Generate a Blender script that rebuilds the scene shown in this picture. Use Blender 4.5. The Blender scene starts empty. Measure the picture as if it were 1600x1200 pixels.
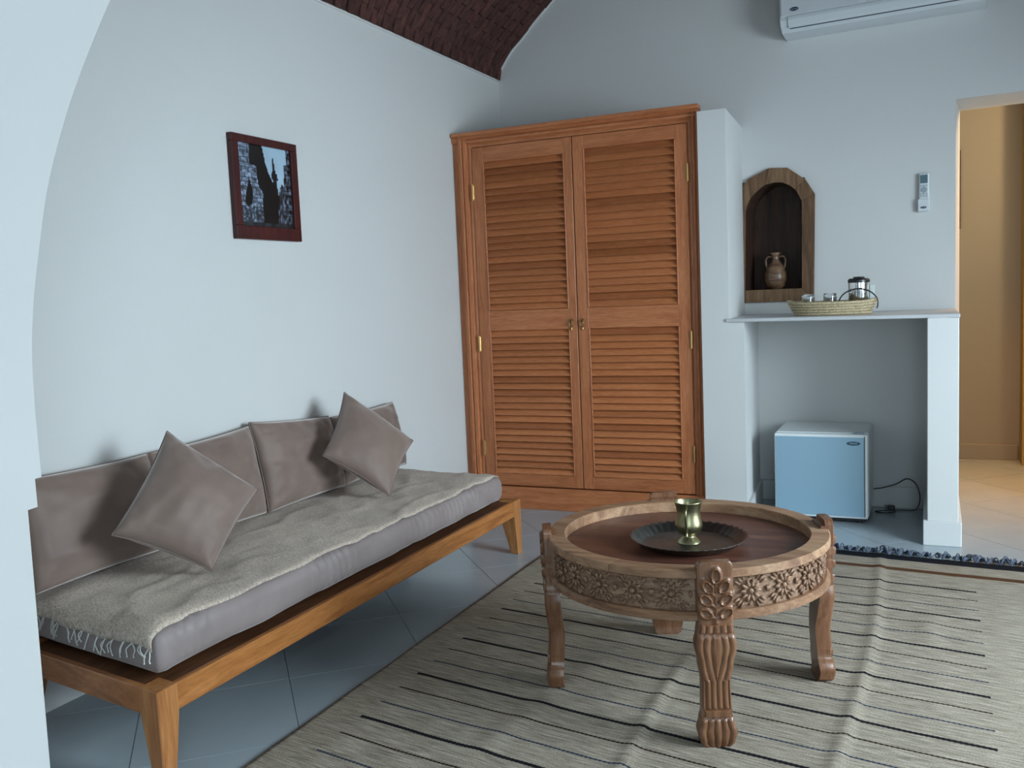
import bpy, bmesh, math, random
import numpy as np
from mathutils import Vector, Matrix, noise
random.seed(7)
PI = math.pi
D = bpy.data
COL = bpy.context.scene.collection
sc = bpy.context.scene

# ------------------------------------------------------------------ camera
def make_camera():
    yaw, pitch, roll, f = 0.42945, 0.09638, 0.04305, 1448.0
    fwd = Vector((-math.sin(yaw)*math.cos(pitch), math.cos(yaw)*math.cos(pitch), -math.sin(pitch)))
    r = fwd.cross(Vector((0, 0, 1))).normalized()
    d = fwd.cross(r)
    R = r*math.cos(roll) + d*math.sin(roll)
    Dn = -r*math.sin(roll) + d*math.cos(roll)
    cam = D.cameras.new('camera'); cam.sensor_width = 36.0; cam.lens = 36.0*f/1600.0
    cam.clip_start = 0.05
    o = D.objects.new('camera', cam); COL.objects.link(o)
    m = Matrix.Identity(4)
    for i in range(3):
        m[i][0] = R[i]; m[i][1] = -Dn[i]; m[i][2] = -fwd[i]
    m.translation = Vector((0, 0, 1.35))
    o.matrix_world = m
    sc.camera = o
make_camera()

# ------------------------------------------------------------------ world, lights, exposure
w = D.worlds.new('world'); sc.world = w; w.use_nodes = True
bg = w.node_tree.nodes['Background']
bg.inputs[0].default_value = (0.62, 0.82, 1.0, 1); bg.inputs[1].default_value = 1.2
sc.view_settings.view_transform = 'Standard'
sc.view_settings.look = 'None'
sc.view_settings.exposure = 0.04
sc.view_settings.gamma = 1.0
sc.view_settings.use_curve_mapping = False

def area(name, loc, target, sx, sy, power, color, spread=PI):
    l = D.lights.new(name, 'AREA'); l.shape = 'RECTANGLE'; l.size = sx; l.size_y = sy
    l.energy = power; l.color = color; l.spread = spread
    o = D.objects.new(name, l); COL.objects.link(o); o.location = loc
    o.rotation_euler = (Vector(target)-Vector(loc)).to_track_quat('-Z', 'Y').to_euler()
    return o
# daylight coming through the window in the right-hand wall
area('window_daylight', (2.40, 2.95, 1.45), (-0.3, 3.20, 0.20), 1.7, 1.7, 155, (0.76, 0.91, 1.0), math.radians(140))
# added cool fill from the camera's side of the arch, no source built there
area('anteroom_fill', (0.8, -1.30, 1.5), (-0.6, 3.0, 1.2), 1.1, 1.8, 55, (0.70, 0.89, 1.0))
o_ = area('hall_floor_fill', (0.45, 6.50, 2.66), (0.45, 6.35, 0.0), 0.3, 0.3, 11, (1.0, 0.42, 0.08), math.radians(75))  # added light to warm the hall floor, no fitting modelled
def point(name, loc, power, color, r=0.07):
    l = D.lights.new(name, 'POINT'); l.energy = power; l.color = color; l.shadow_soft_size = r
    o = D.objects.new(name, l); COL.objects.link(o); o.location = loc
    return o
point('hall_lamp_light', (1.0, 6.45, 2.45), 34, (1.0, 0.74, 0.42), 0.08)
point('hall_sconce_light', (-0.30, 6.40, 1.7), 8, (1.0, 0.74, 0.45), 0.06)

# ------------------------------------------------------------------ materials
def new_mat(name, color=(0.8, 0.8, 0.8), rough=0.6, metal=0.0, spec=0.5):
    m = D.materials.new(name); m.use_nodes = True
    b = m.node_tree.nodes['Principled BSDF']
    b.inputs['Base Color'].default_value = (*color, 1)
    b.inputs['Roughness'].default_value = rough
    b.inputs['Metallic'].default_value = metal
    b.inputs['Specular IOR Level'].default_value = spec
    return m, m.node_tree, b
def N(t, typ, **kw):
    n = t.nodes.new(typ)
    for k, v in kw.items(): setattr(n, k, v)
    return n
def ramp(t, fac, stops):
    r = N(t, 'ShaderNodeValToRGB')
    els = r.color_ramp.elements
    while len(els) < len(stops): els.new(0.5)
    for e, (p, c) in zip(els, stops):
        e.position = p; e.color = (*c, 1)
    t.links.new(fac, r.inputs[0]); return r.outputs[0]
def bump(t, b, h, strength, dist=0.01):
    n = N(t, 'ShaderNodeBump'); n.inputs['Strength'].default_value = strength
    n.inputs['Distance'].default_value = dist
    t.links.new(h, n.inputs['Height']); t.links.new(n.outputs[0], b.inputs['Normal'])
def coords(t, scale, rand=True, kind='Object'):
    tc = N(t, 'ShaderNodeTexCoord'); mp = N(t, 'ShaderNodeMapping')
    mp.inputs['Scale'].default_value = scale
    t.links.new(tc.outputs[kind], mp.inputs['Vector'])
    if rand:
        oi = N(t, 'ShaderNodeObjectInfo'); mu = N(t, 'ShaderNodeMath', operation='MULTIPLY')
        mu.inputs[1].default_value = 37.0
        t.links.new(oi.outputs['Random'], mu.inputs[0])
        cx = N(t, 'ShaderNodeCombineXYZ')
        for i in range(3): t.links.new(mu.outputs[0], cx.inputs[i])
        t.links.new(cx.outputs[0], mp.inputs['Location'])
    return mp.outputs[0]
def noise_tex(t, vec, scale, detail=4, rough=0.55, dist=0.0):
    n = N(t, 'ShaderNodeTexNoise'); n.inputs['Scale'].default_value = scale
    n.inputs['Detail'].default_value = detail; n.inputs['Roughness'].default_value = rough
    n.inputs['Distortion'].default_value = dist
    t.links.new(vec, n.inputs['Vector']); return n.outputs['Fac']
def mixc(t, fac, a, b, mode='MIX'):
    m = N(t, 'ShaderNodeMix', data_type='RGBA', blend_type=mode)
    for s, v in ((0, fac), (6, a), (7, b)):
        if isinstance(v, (int, float)): m.inputs[s].default_value = v
        elif isinstance(v, tuple): m.inputs[s].default_value = (*v, 1)
        else: t.links.new(v, m.inputs[s])
    return m.outputs[2]
def math_n(t, op, a, b=None):
    n = N(t, 'ShaderNodeMath', operation=op)
    for i, v in enumerate((a, b)):
        if v is None: continue
        if isinstance(v, (int, float)): n.inputs[i].default_value = v
        else: t.links.new(v, n.inputs[i])
    return n.outputs[0]

def plaster(name, color, rough=0.75):
    m, t, b = new_mat(name, color, rough, spec=0.25)
    v = coords(t, (1, 1, 1), rand=False)
    n1 = noise_tex(t, v, 1.3, 3)
    c = mixc(t, n1, tuple(x*0.97 for x in color), tuple(min(1, x*1.03) for x in color))
    t.links.new(c, b.inputs['Base Color'])
    bump(t, b, noise_tex(t, v, 38, 5), 0.10, 0.006)
    return m
def wood(name, c1, c2, c3, axis='Z', rough=0.5, scale=1.0, vary=0.25, bmp=0.15, knots=True, coat=0.0):
    m, t, b = new_mat(name, c1, rough, spec=0.4)
    s = {'X': (1.2, 14, 14), 'Y': (14, 1.2, 14), 'Z': (14, 14, 1.2)}[axis]
    v = coords(t, tuple(x*scale for x in s))
    g = noise_tex(t, v, 2.2, 6, 0.62, 1.1)
    fine = noise_tex(t, v, 14, 4, 0.6)
    c = ramp(t, g, [(0.30, c2), (0.52, c1), (0.75, c3)])
    dk = ramp(t, fine, [(0.35, (0.72, 0.68, 0.64)), (0.6, (1, 1, 1))])
    c = mixc(t, 0.8, c, dk, 'MULTIPLY')
    if vary > 0:
        oi = N(t, 'ShaderNodeObjectInfo')
        k = ramp(t, oi.outputs['Random'], [(0.0, (1-vary, 1-vary*1.25, 1-vary*1.4)), (0.5, (1, 1, 1)), (1.0, (1+vary*0.35, 1+vary*0.3, 1+vary*0.2))])
        c = mixc(t, 1.0, c, k, 'MULTIPLY')
    t.links.new(c, b.inputs['Base Color'])
    b.inputs['Coat Weight'].default_value = coat; b.inputs['Coat Roughness'].default_value = 0.3
    bump(t, b, fine, bmp, 0.003)
    return m

M = {}
M['wall'] = plaster('white_plaster', (0.62, 0.625, 0.62))
M['hall'] = plaster('hall_plaster', (0.34, 0.31, 0.26))
M['hall_yellow'] = plaster('hall_yellow_plaster', (0.38, 0.25, 0.09))
M['skirt'] = plaster('skirting_paint', (0.60, 0.61, 0.61), 0.5)
M['mortar'] = plaster('vault_mortar', (0.055, 0.029, 0.025), 0.95)
def brick_mat():
    m, t, b = new_mat('vault_brick', (0.1, 0.05, 0.04), 0.9, spec=0.2)
    v = coords(t, (1, 1, 1))
    n = noise_tex(t, v, 22, 5, 0.65)
    c = ramp(t, n, [(0.3, (0.058, 0.027, 0.023)), (0.55, (0.090, 0.040, 0.034)), (0.8, (0.13, 0.062, 0.052))])
    oi = N(t, 'ShaderNodeObjectInfo')
    k = ramp(t, oi.outputs['Random'], [(0, (0.8, 0.8, 0.82)), (0.6, (1, 1, 1)), (1, (1.2, 1.1, 1.05))])
    c = mixc(t, 1.0, c, k, 'MULTIPLY'); t.links.new(c, b.inputs['Base Color'])
    bump(t, b, n, 0.6, 0.01)
    return m
M['brick'] = brick_mat()
def tile_mat():
    m, t, b = new_mat('floor_tile', (0.3, 0.3, 0.3), 0.26, spec=0.45)
    v = coords(t, (1, 1, 1))
    n = noise_tex(t, v, 5, 5, 0.6)
    c = ramp(t, n, [(0.3, (0.34, 0.395, 0.43)), (0.7, (0.36, 0.415, 0.45))])
    t.links.new(c, b.inputs['Base Color'])
    r = ramp(t, n, [(0.2, (0.17,)*3), (0.8, (0.24,)*3)]); t.links.new(r, b.inputs['Roughness'])
    return m
M['tile'] = tile_mat()
M['grout'] = new_mat('tile_grout', (0.30, 0.34, 0.36), 0.9)[0]
# wardrobe
WC = ((0.49, 0.175, 0.070), (0.39, 0.125, 0.047), (0.56, 0.225, 0.100))
M['ward_v'] = wood('wardrobe_wood_upright', *WC, axis='Z', rough=0.42, vary=0.10)
M['ward_h'] = wood('wardrobe_wood_rail', *WC, axis='X', rough=0.42, vary=0.10)
M['slat'] = wood('louvre_slat_wood', (0.52, 0.190, 0.075), (0.465, 0.160, 0.062), (0.57, 0.220, 0.092), axis='X', rough=0.45, scale=1.2, vary=0.26)
M['bench'] = wood('bench_wood', (0.40, 0.155, 0.042), (0.26, 0.085, 0.022), (0.50, 0.215, 0.07), axis='Y', rough=0.35, vary=0.05, coat=0.2)
M['bench_v'] = wood('bench_leg_wood', (0.42, 0.175, 0.055), (0.30, 0.105, 0.03), (0.52, 0.24, 0.09), axis='Z', rough=0.4, vary=0.08, coat=0.2)
M['bench_x'] = wood('bench_end_wood', (0.36, 0.135, 0.042), (0.24, 0.08, 0.022), (0.46, 0.19, 0.065), axis='X', rough=0.35, vary=0.05, coat=0.2)
M['bench_shade'] = wood('shade_dark_board', (0.11, 0.042, 0.016), (0.06, 0.024, 0.010), (0.16, 0.065, 0.026), axis='Y', rough=0.5, vary=0.0)  # dark brown holds the shade of the strip between rail and mattress
M['old_rim'] = wood('worn_rim_wood', (0.33, 0.19, 0.11), (0.17, 0.085, 0.048), (0.46, 0.31, 0.20), axis='X', rough=0.5, scale=0.6, vary=0.25)
M['old_carve'] = wood('carved_apron_wood', (0.25, 0.145, 0.09), (0.13, 0.07, 0.043), (0.42, 0.28, 0.19), axis='X', rough=0.5, scale=1.5, vary=0.2)
M['old_leg'] = wood('carved_leg_wood', (0.175, 0.080, 0.040), (0.105, 0.045, 0.022), (0.26, 0.135, 0.075), axis='Z', rough=0.33, scale=1.0, vary=0.15, coat=0.2)
M['old_top'] = wood('table_top_wood', (0.125, 0.048, 0.030), (0.068, 0.026, 0.019), (0.20, 0.085, 0.052), axis='X', rough=0.42, scale=0.35, vary=0.0, coat=0.1)
M['niche'] = wood('niche_frame_wood', (0.185, 0.105, 0.055), (0.095, 0.05, 0.027), (0.28, 0.175, 0.10), axis='Z', rough=0.7, vary=0.3)
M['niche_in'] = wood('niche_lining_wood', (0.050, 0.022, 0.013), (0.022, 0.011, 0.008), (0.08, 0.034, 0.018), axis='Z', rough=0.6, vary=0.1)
M['mahogany'] = wood('mahogany_frame_wood', (0.062, 0.011, 0.011), (0.036, 0.007, 0.008), (0.10, 0.016, 0.014), axis='Z', rough=0.35, vary=0.0)
def velvet(name, col, dark, sheen=0.7, rough=0.60):
    m, t, b = new_mat(name, col, rough, spec=0.42)
    v = coords(t, (1, 1, 1))
    n = noise_tex(t, v, 7, 3, 0.5)
    c = ramp(t, n, [(0.3, dark), (0.7, col)]); t.links.new(c, b.inputs['Base Color'])
    b.inputs['Sheen Weight'].default_value = sheen
    b.inputs['Sheen Roughness'].default_value = 0.45
    b.inputs['Sheen Tint'].default_value = (0.92, 0.86, 0.82, 1)
    bump(t, b, noise_tex(t, v, 600, 2), 0.06, 0.001)
    return m
M['velvet'] = velvet('taupe_velvet', (0.200, 0.138, 0.112), (0.165, 0.112, 0.092), 0.8)
M['velvet_m'] = velvet('taupe_mattress_velvet', (0.25, 0.205, 0.20), (0.21, 0.17, 0.165), 0.35)
M['pipe'] = velvet('velvet_piping', (0.17, 0.12, 0.10), (0.14, 0.10, 0.085), 0.0)
def throw_mat():
    m, t, b = new_mat('woven_throw', (0.3, 0.27, 0.24), 0.9, spec=0.15)
    tc = coords(t, (1, 1, 1), rand=False)
    v1 = coords(t, (110, 340, 60), rand=False)
    a = noise_tex(t, v1, 1.0, 5, 0.75)
    v2 = coords(t, (300, 120, 60), rand=False)
    f = noise_tex(t, v2, 1.0, 3, 0.7)
    big = noise_tex(t, tc, 2.3, 4, 0.6)
    c = ramp(t, a, [(0.34, (0.30, 0.26, 0.235)), (0.48, (0.50, 0.44, 0.395)), (0.66, (0.70, 0.63, 0.56))])
    c2 = ramp(t, f, [(0.36, (0.40, 0.38, 0.36)), (0.52, (1, 1, 1))])
    c = mixc(t, 0.75, c, c2, 'MULTIPLY')
    c3 = ramp(t, big, [(0.3, (0.78, 0.77, 0.78)), (0.7, (1.12, 1.1, 1.06))])
    c = mixc(t, 1.0, c, c3, 'MULTIPLY')
    c = mixc(t, 1.0, c, (1.05, 1.0, 0.94), 'MULTIPLY')
    t.links.new(c, b.inputs['Base Color'])
    s = math_n(t, 'ADD', a, f)
    bump(t, b, s, 0.13, 0.002)
    b.inputs['Sheen Weight'].default_value = 0.1
    return m
M['throw'] = throw_mat()
M['tassel'] = new_mat('cream_thread', (0.62, 0.62, 0.58), 0.8)[0]
M['slate'] = new_mat('slate_yarn', (0.075, 0.095, 0.135), 0.85)[0]
def rug_mat():
    m, t, b = new_mat('striped_rug', (0.3, 0.27, 0.22), 0.92, spec=0.12)
    uv = N(t, 'ShaderNodeUVMap'); uv.uv_map = 'UVMap'
    sep = N(t, 'ShaderNodeSeparateXYZ'); t.links.new(uv.outputs[0], sep.inputs[0])
    u, v = sep.outputs[0], sep.outputs[1]
    # natural wool: long streaks along u and fine weave
    mp = N(t, 'ShaderNodeMapping'); mp.inputs['Scale'].default_value = (9, 130, 1)
    t.links.new(uv.outputs[0], mp.inputs['Vector'])
    a = noise_tex(t, mp.outputs[0], 1.0, 5, 0.72)
    mp2 = N(t, 'ShaderNodeMapping'); mp2.inputs['Scale'].default_value = (230, 330, 1)
    t.links.new(uv.outputs[0], mp2.inputs['Vector'])
    f = noise_tex(t, mp2.outputs[0], 1.0, 2, 0.6)
    c = ramp(t, a, [(0.32, (0.16, 0.135, 0.108)), (0.5, (0.34, 0.30, 0.245)), (0.68, (0.52, 0.475, 0.40))])
    c = mixc(t, 0.7, c, ramp(t, f, [(0.34, (0.45, 0.44, 0.42)), (0.55, (1.08, 1.08, 1.08))]), 'MULTIPLY')
    # stripes every 12 cm, slightly wavy
    wob = math_n(t, 'MULTIPLY', math_n(t, 'SUBTRACT', noise_tex(t, uv.outputs[0], 2.2, 2), 0.5), 0.020)
    vv = math_n(t, 'ADD', v, wob)
    q = math_n(t, 'DIVIDE', math_n(t, 'SUBTRACT', vv, 2.497-0.06-1.2*3), 0.12)
    idx = math_n(t, 'FLOOR', q)
    fr = math_n(t, 'SUBTRACT', q, idx)
    dist = math_n(t, 'ABSOLUTE', math_n(t, 'SUBTRACT', fr, 0.5))      # 0 at a stripe centre
    md = math_n(t, 'FLOORED_MODULO', idx, 3)
    is0 = math_n(t, 'LESS_THAN', md, 0.5)
    is2 = math_n(t, 'GREATER_THAN', md, 1.5)
    wid = math_n(t, 'ADD', 0.034, math_n(t, 'MULTIPLY', is0, 0.032))
    twist = math_n(t, 'MULTIPLY', math_n(t, 'SINE', math_n(t, 'MULTIPLY', u, 420)), 0.008)
    on = math_n(t, 'LESS_THAN', math_n(t, 'ADD', dist, twist), wid)
    inu = math_n(t, 'MULTIPLY', math_n(t, 'GREATER_THAN', u, -1.693), math_n(t, 'LESS_THAN', u, 0.165))
    inv = math_n(t, 'LESS_THAN', v, 4.34)
    on = math_n(t, 'MULTIPLY', math_n(t, 'MULTIPLY', on, inu), inv)
    sc_ = mixc(t, is0, (0.035, 0.045, 0.075), (0.010, 0.010, 0.014))
    sc_ = mixc(t, is2, sc_, (0.030, 0.018, 0.014))
    c = mixc(t, on, c, sc_)
    # brown band and black end band
    def band(v0, v1, col, c):
        k = math_n(t, 'MULTIPLY', math_n(t, 'GREATER_THAN', vv, v0), math_n(t, 'LESS_THAN', vv, v1))
        return mixc(t, k, c, col)
    c = band(4.49, 4.535, (0.10, 0.045, 0.022), c)
    c = band(4.662, 4.80, (0.008, 0.009, 0.014), c)
    c = mixc(t, 1.0, c, (0.88, 0.86, 0.83), 'MULTIPLY')
    t.links.new(c, b.inputs['Base Color'])
    bump(t, b, f, 0.5, 0.003)
    return m
M['rug'] = rug_mat()
M['bronze'] = new_mat('aged_bronze', (0.30, 0.19, 0.08), 0.35, 1.0)[0]
M['brass'] = new_mat('brass', (0.62, 0.42, 0.16), 0.3, 1.0)[0]
def tarnish(name, c1, c2, rough, scale=14):
    m, t, b = new_mat(name, c1, rough, 1.0)
    n = noise_tex(t, coords(t, (1, 1, 1)), scale, 5, 0.65)
    t.links.new(ramp(t, n, [(0.3, c2), (0.7, c1)]), b.inputs['Base Color'])
    t.links.new(ramp(t, n, [(0.2, (rough*1.5,)*3), (0.8, (rough*0.8,)*3)]), b.inputs['Roughness'])
    bump(t, b, n, 0.1, 0.003)
    return m
M['tankard'] = tarnish('tarnished_brass', (0.40, 0.38, 0.23), (0.19, 0.165, 0.09), 0.32, 18)
M['tray'] = tarnish('dark_tinned_copper', (0.27, 0.265, 0.25), (0.15, 0.14, 0.125), 0.30, 9)
M['steel'] = new_mat('polished_steel', (0.72, 0.72, 0.70), 0.12, 1.0)[0]
M['black'] = new_mat('black_plastic', (0.012, 0.013, 0.016), 0.35)[0]
M['clear'] = new_mat('clear_plastic', (0.55, 0.6, 0.6), 0.25)[0]
M['fridge_door'] = new_mat('silver_blue_door', (0.32, 0.50, 0.63), 0.32, 0.3)[0]
M['fridge_white'] = new_mat('white_enamel', (0.72, 0.76, 0.77), 0.35)[0]
M['ac_white'] = new_mat('air_conditioner_plastic', (0.62, 0.66, 0.69), 0.4)[0]
M['groove'] = new_mat('dark_groove', (0.06, 0.075, 0.085), 0.6)[0]
M['badge'] = new_mat('navy_badge', (0.006, 0.010, 0.075), 0.3)[0]
M['badge2'] = new_mat('slate_badge', (0.015, 0.065, 0.11), 0.3)[0]
M['letter'] = new_mat('pale_lettering', (0.55, 0.62, 0.68), 0.4)[0]
M['lcd'] = new_mat('lcd_screen', (0.10, 0.17, 0.20), 0.25)[0]
M['button'] = new_mat('grey_buttons', (0.30, 0.36, 0.40), 0.5)[0]
M['glass'] = new_mat('clear_glass', (0.95, 0.98, 1.0), 0.02)[0]
_b = M['glass'].node_tree.nodes['Principled BSDF']; _b.inputs['Transmission Weight'].default_value = 1.0; _b.inputs['IOR'].default_value = 1.45
M['stone'] = plaster('pale_shelf_slab', (0.58, 0.59, 0.61), 0.35)
M['white_paint'] = new_mat('white_window_paint', (0.75, 0.77, 0.77), 0.4)[0]
def clay():
    m, t, b = new_mat('brown_glazed_clay', (0.2, 0.1, 0.06), 0.32)
    v = coords(t, (1, 1, 5))
    n = noise_tex(t, v, 11, 4, 0.6)
    t.links.new(ramp(t, n, [(0.35, (0.085, 0.042, 0.022)), (0.62, (0.20, 0.12, 0.072)), (0.8, (0.34, 0.24, 0.16))]), b.inputs['Base Color'])
    bump(t, b, noise_tex(t, coords(t, (1, 1, 12)), 10, 3), 0.4, 0.004)
    return m
M['clay'] = clay()
def palm():
    m, t, b = new_mat('palm_straw', (0.5, 0.4, 0.25), 0.8)
    n = noise_tex(t, coords(t, (1, 1, 1)), 130, 3, 0.7)
    t.links.new(ramp(t, n, [(0.3, (0.22, 0.16, 0.085)), (0.5, (0.48, 0.39, 0.24)), (0.75, (0.66, 0.58, 0.42))]), b.inputs['Base Color'])
    bump(t, b, n, 0.6, 0.003)
    return m
M['straw'] = palm()
def vcol_mat():
    m, t, b = new_mat('photo_print', (1, 1, 1), 0.25)
    a = N(t, 'ShaderNodeVertexColor'); a.layer_name = 'Col'
    t.links.new(a.outputs[0], b.inputs['Base Color'])
    return m
M['print'] = vcol_mat()

# ------------------------------------------------------------------ helpers
def wpos(o):
    p = Vector((0, 0, 0))
    while o is not None:
        p = p + o.location; o = o.parent
    return p
def link(name, me, parent=None, loc=(0, 0, 0)):
    o = D.objects.new(name, me); COL.objects.link(o); o.location = loc
    if parent is not None: o.parent = parent
    return o
def obj(name, bm, mat, parent=None, origin=None, smooth=False, kind=None, label=None, fix=True):
    """bm is in world coordinates; origin (world) becomes the object's origin"""
    pw = wpos(parent) if parent is not None else Vector((0, 0, 0))
    og = Vector(origin) if origin is not None else pw
    if fix: bmesh.ops.recalc_face_normals(bm, faces=bm.faces)
    for v in bm.verts: v.co -= og
    me = D.meshes.new(name); bm.to_mesh(me); bm.free()
    me.materials.append(mat)
    if smooth:
        for p in me.polygons: p.use_smooth = True
    o = link(name, me, parent, og-pw)
    if kind: o['kind'] = kind
    if label: o['label'] = label
    return o
def autosmooth(o, ang=35):
    me = o.data
    for p in me.polygons: p.use_smooth = True
    bm = bmesh.new(); bm.from_mesh(me)
    for e in bm.edges:
        if len(e.link_faces) == 2 and e.calc_face_angle() > math.radians(ang): e.smooth = False
    bm.to_mesh(me); bm.free()
    return o
def thing(name, label, cat, loc, group=None):
    o = D.objects.new(name, None); COL.objects.link(o); o.location = loc; o.empty_display_size = 0.1
    o['label'] = label; o['category'] = cat
    if group: o['group'] = group
    return o
def tag(o, label, cat, group=None):
    o['label'] = label; o['category'] = cat
    if group: o['group'] = group
    return o
def hexa(bm, pts, bv=0.0, seg=1):
    """8 corner points: bottom ring 0-3 (ccw), top ring 4-7"""
    b2 = bmesh.new()
    vs = [b2.verts.new(p) for p in pts]
    for f in ((0, 3, 2, 1), (4, 5, 6, 7), (0, 1, 5, 4), (1, 2, 6, 5), (2, 3, 7, 6), (3, 0, 4, 7)):
        b2.faces.new([vs[i] for i in f])
    if bv > 0:
        bmesh.ops.bevel(b2, geom=list(b2.edges), offset=bv, segments=seg, affect='EDGES', profile=0.5)
    merge(bm, b2)
def merge(bm, b2):
    me = D.meshes.new('tmp'); b2.to_mesh(me); b2.free(); bm.from_mesh(me); D.meshes.remove(me)
def box(bm, x0, x1, y0, y1, z0, z1, bv=0.0, seg=1, F=None):
    pts = [(x0, y0, z0), (x1, y0, z0), (x1, y1, z0), (x0, y1, z0), (x0, y0, z1), (x1, y0, z1), (x1, y1, z1), (x0, y1, z1)]
    if F: pts = [F(*p) for p in pts]
    hexa(bm, pts, bv, seg)
def prism(bm, pts, vec, bv=0.0):
    b2 = bmesh.new(); vec = Vector(vec)
    a = [b2.verts.new(p) for p in pts]; b = [b2.verts.new(Vector(p)+vec) for p in pts]
    n = len(pts)
    b2.faces.new(a); b2.faces.new(b[::-1])
    for i in range(n): b2.faces.new((a[i], b[i], b[(i+1) % n], a[(i+1) % n]))
    if bv > 0: bmesh.ops.bevel(b2, geom=list(b2.edges), offset=bv, segments=1, affect='EDGES')
    merge(bm, b2)
def tube(bm, pts, r, n=8, cap=True, radii=None):
    pts = [Vector(p) for p in pts]; rings = []
    up = Vector((0, 0, 1)); prev = None
    for i, p in enumerate(pts):
        d = (pts[min(i+1, len(pts)-1)] - pts[max(i-1, 0)]).normalized()
        if prev is None:
            a = d.cross(up if abs(d.z) < 0.9 else Vector((1, 0, 0))).normalized()
        else:
            a = (prev - d*prev.dot(d)).normalized()
        prev = a; b = d.cross(a)
        rr = radii[i] if radii else r
        rings.append([bm.verts.new(p + (a*math.cos(2*PI*k/n) + b*math.sin(2*PI*k/n))*rr) for k in range(n)])
    for i in range(len(rings)-1):
        for k in range(n):
            bm.faces.new((rings[i][k], rings[i][(k+1) % n], rings[i+1][(k+1) % n], rings[i+1][k]))
    if cap:
        bm.faces.new(rings[0][::-1]); bm.faces.new(rings[-1])
def closed_tube(bm, pts, r, n=6):
    pts = [Vector(p) for p in pts]; m = len(pts); rings = []
    nrm = (pts[m//4]-pts[0]).cross(pts[m//2]-pts[0]).normalized()
    for i, p in enumerate(pts):
        d = (pts[(i+1) % m]-pts[i-1]).normalized(); a = (nrm - d*nrm.dot(d)).normalized(); b = d.cross(a)
        rings.append([bm.verts.new(p + (a*math.cos(2*PI*k/n)+b*math.sin(2*PI*k/n))*r) for k in range(n)])
    for i in range(m):
        for k in range(n):
            bm.faces.new((rings[i][k], rings[i][(k+1) % n], rings[(i+1) % m][(k+1) % n], rings[(i+1) % m][k]))
def lathe(bm, prof, c, n=40, a0=0.0, a1=2*PI, mod=None, closed_prof=False):
    """prof = [(r, z)...] around vertical axis through c"""
    full = abs(a1-a0-2*PI) < 1e-6; rings = []
    for i in range(n if full else n+1):
        a = a0+(a1-a0)*i/n; ring = []
        for j, (r, z) in enumerate(prof):
            if mod: r, z = mod(a, j, r, z)
            ring.append(bm.verts.new((c[0]+r*math.cos(a), c[1]+r*math.sin(a), c[2]+z)))
        rings.append(ring)
    m = len(prof)
    for i in range(n):
        A = rings[i]; B_ = rings[(i+1) % len(rings)]
        for j in range(m if closed_prof else m-1):
            k = (j+1) % m
            bm.faces.new((A[j], B_[j], B_[k], A[k]))
    if not full and closed_prof:
        bm.faces.new(rings[0]); bm.faces.new(rings[-1][::-1])
    bmesh.ops.remove_doubles(bm, verts=bm.verts, dist=1e-5)
def ellipsoid(bm, c, rx, ry, rz, rot=None, sub=1):
    b2 = bmesh.new(); bmesh.ops.create_icosphere(b2, subdivisions=sub, radius=1.0)
    R = rot if rot is not None else Matrix.Identity(3)
    for v in b2.verts:
        v.co = Vector(c) + R @ Vector((v.co.x*rx, v.co.y*ry, v.co.z*rz))
    merge(bm, b2)
def solid(o, th, offset=-1):
    md = o.modifiers.new('solid', 'SOLIDIFY'); md.thickness = th; md.offset = offset
def nz(x, y, z=0.0): return noise.noise(Vector((x, y, z)))

# back wall frame: u runs right along the wall, d into the wall (negative = into the room)
EU = Vector((2.85, -0.2, 0)).normalized(); EN = Vector((-EU.y, EU.x, 0))
P0 = Vector((0.1, 5.8, 0))
def W(u, d, z): return P0 + EU*u + EN*d + Vector((0, 0, z))

# ================================================================== SETTING
# floor: grout bed + diagonal tiles
bm = bmesh.new(); box(bm, -2.9, 2.6, -1.6, 7.75, -0.12, -0.004)
floor = obj('floor', bm, M['grout'], kind='structure')
S = 0.50; g = 0.0028
tm = bmesh.new(); box(tm, -S/2+g/2, S/2-g/2, -S/2+g/2, S/2-g/2, -0.004, 0.0, 0)
tme = D.meshes.new('tile'); tm.to_mesh(tme); tm.free(); tme.materials.append(M['tile'])
def inside(x, y): return -3.1 < x < 2.9 and -1.8 < y < 7.9
oc = Vector((-2.126, 2.595))
e1 = Vector((math.cos(math.radians(42)), math.sin(math.radians(42)))); e2 = Vector((-e1.y, e1.x))
for i in range(-16, 17):
    for j in range(-16, 17):
        p = oc + e1*(i+0.5)*S + e2*(j+0.5)*S
        if inside(p.x, p.y):
            o = link('tile', tme, floor, (p.x, p.y, 0)); o.rotation_euler = (0, 0, math.radians(42))

# left wall
bm = bmesh.new(); box(bm, -3.1, -2.75, -1.6, 6.4, -0.1, 2.822)
obj('wall_left', bm, M['wall'], kind='structure')
# back wall with niche hole and hall opening
bm = bmesh.new()
box(bm, -3.1, -1.185, 0, 0.42, -0.1, 4.4, F=W)
box(bm, -1.185, -0.805, 0, 0.42, -0.1, 1.30, F=W)
box(bm, -1.185, -0.805, 0, 0.42, 1.97, 4.4, F=W)
box(bm, -1.185, -0.805, 0.30, 0.42, 1.30, 1.97, F=W)
box(bm, -0.805, 0.008, 0, 0.42, -0.1, 4.4, F=W)
box(bm, 0.008, 0.72, 0, 0.42, 2.315, 4.4, F=W)
box(bm, 0.72, 2.65, 0, 0.42, -0.1, 4.4, F=W)
obj('wall_back', bm, M['wall'], kind='structure')
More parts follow.
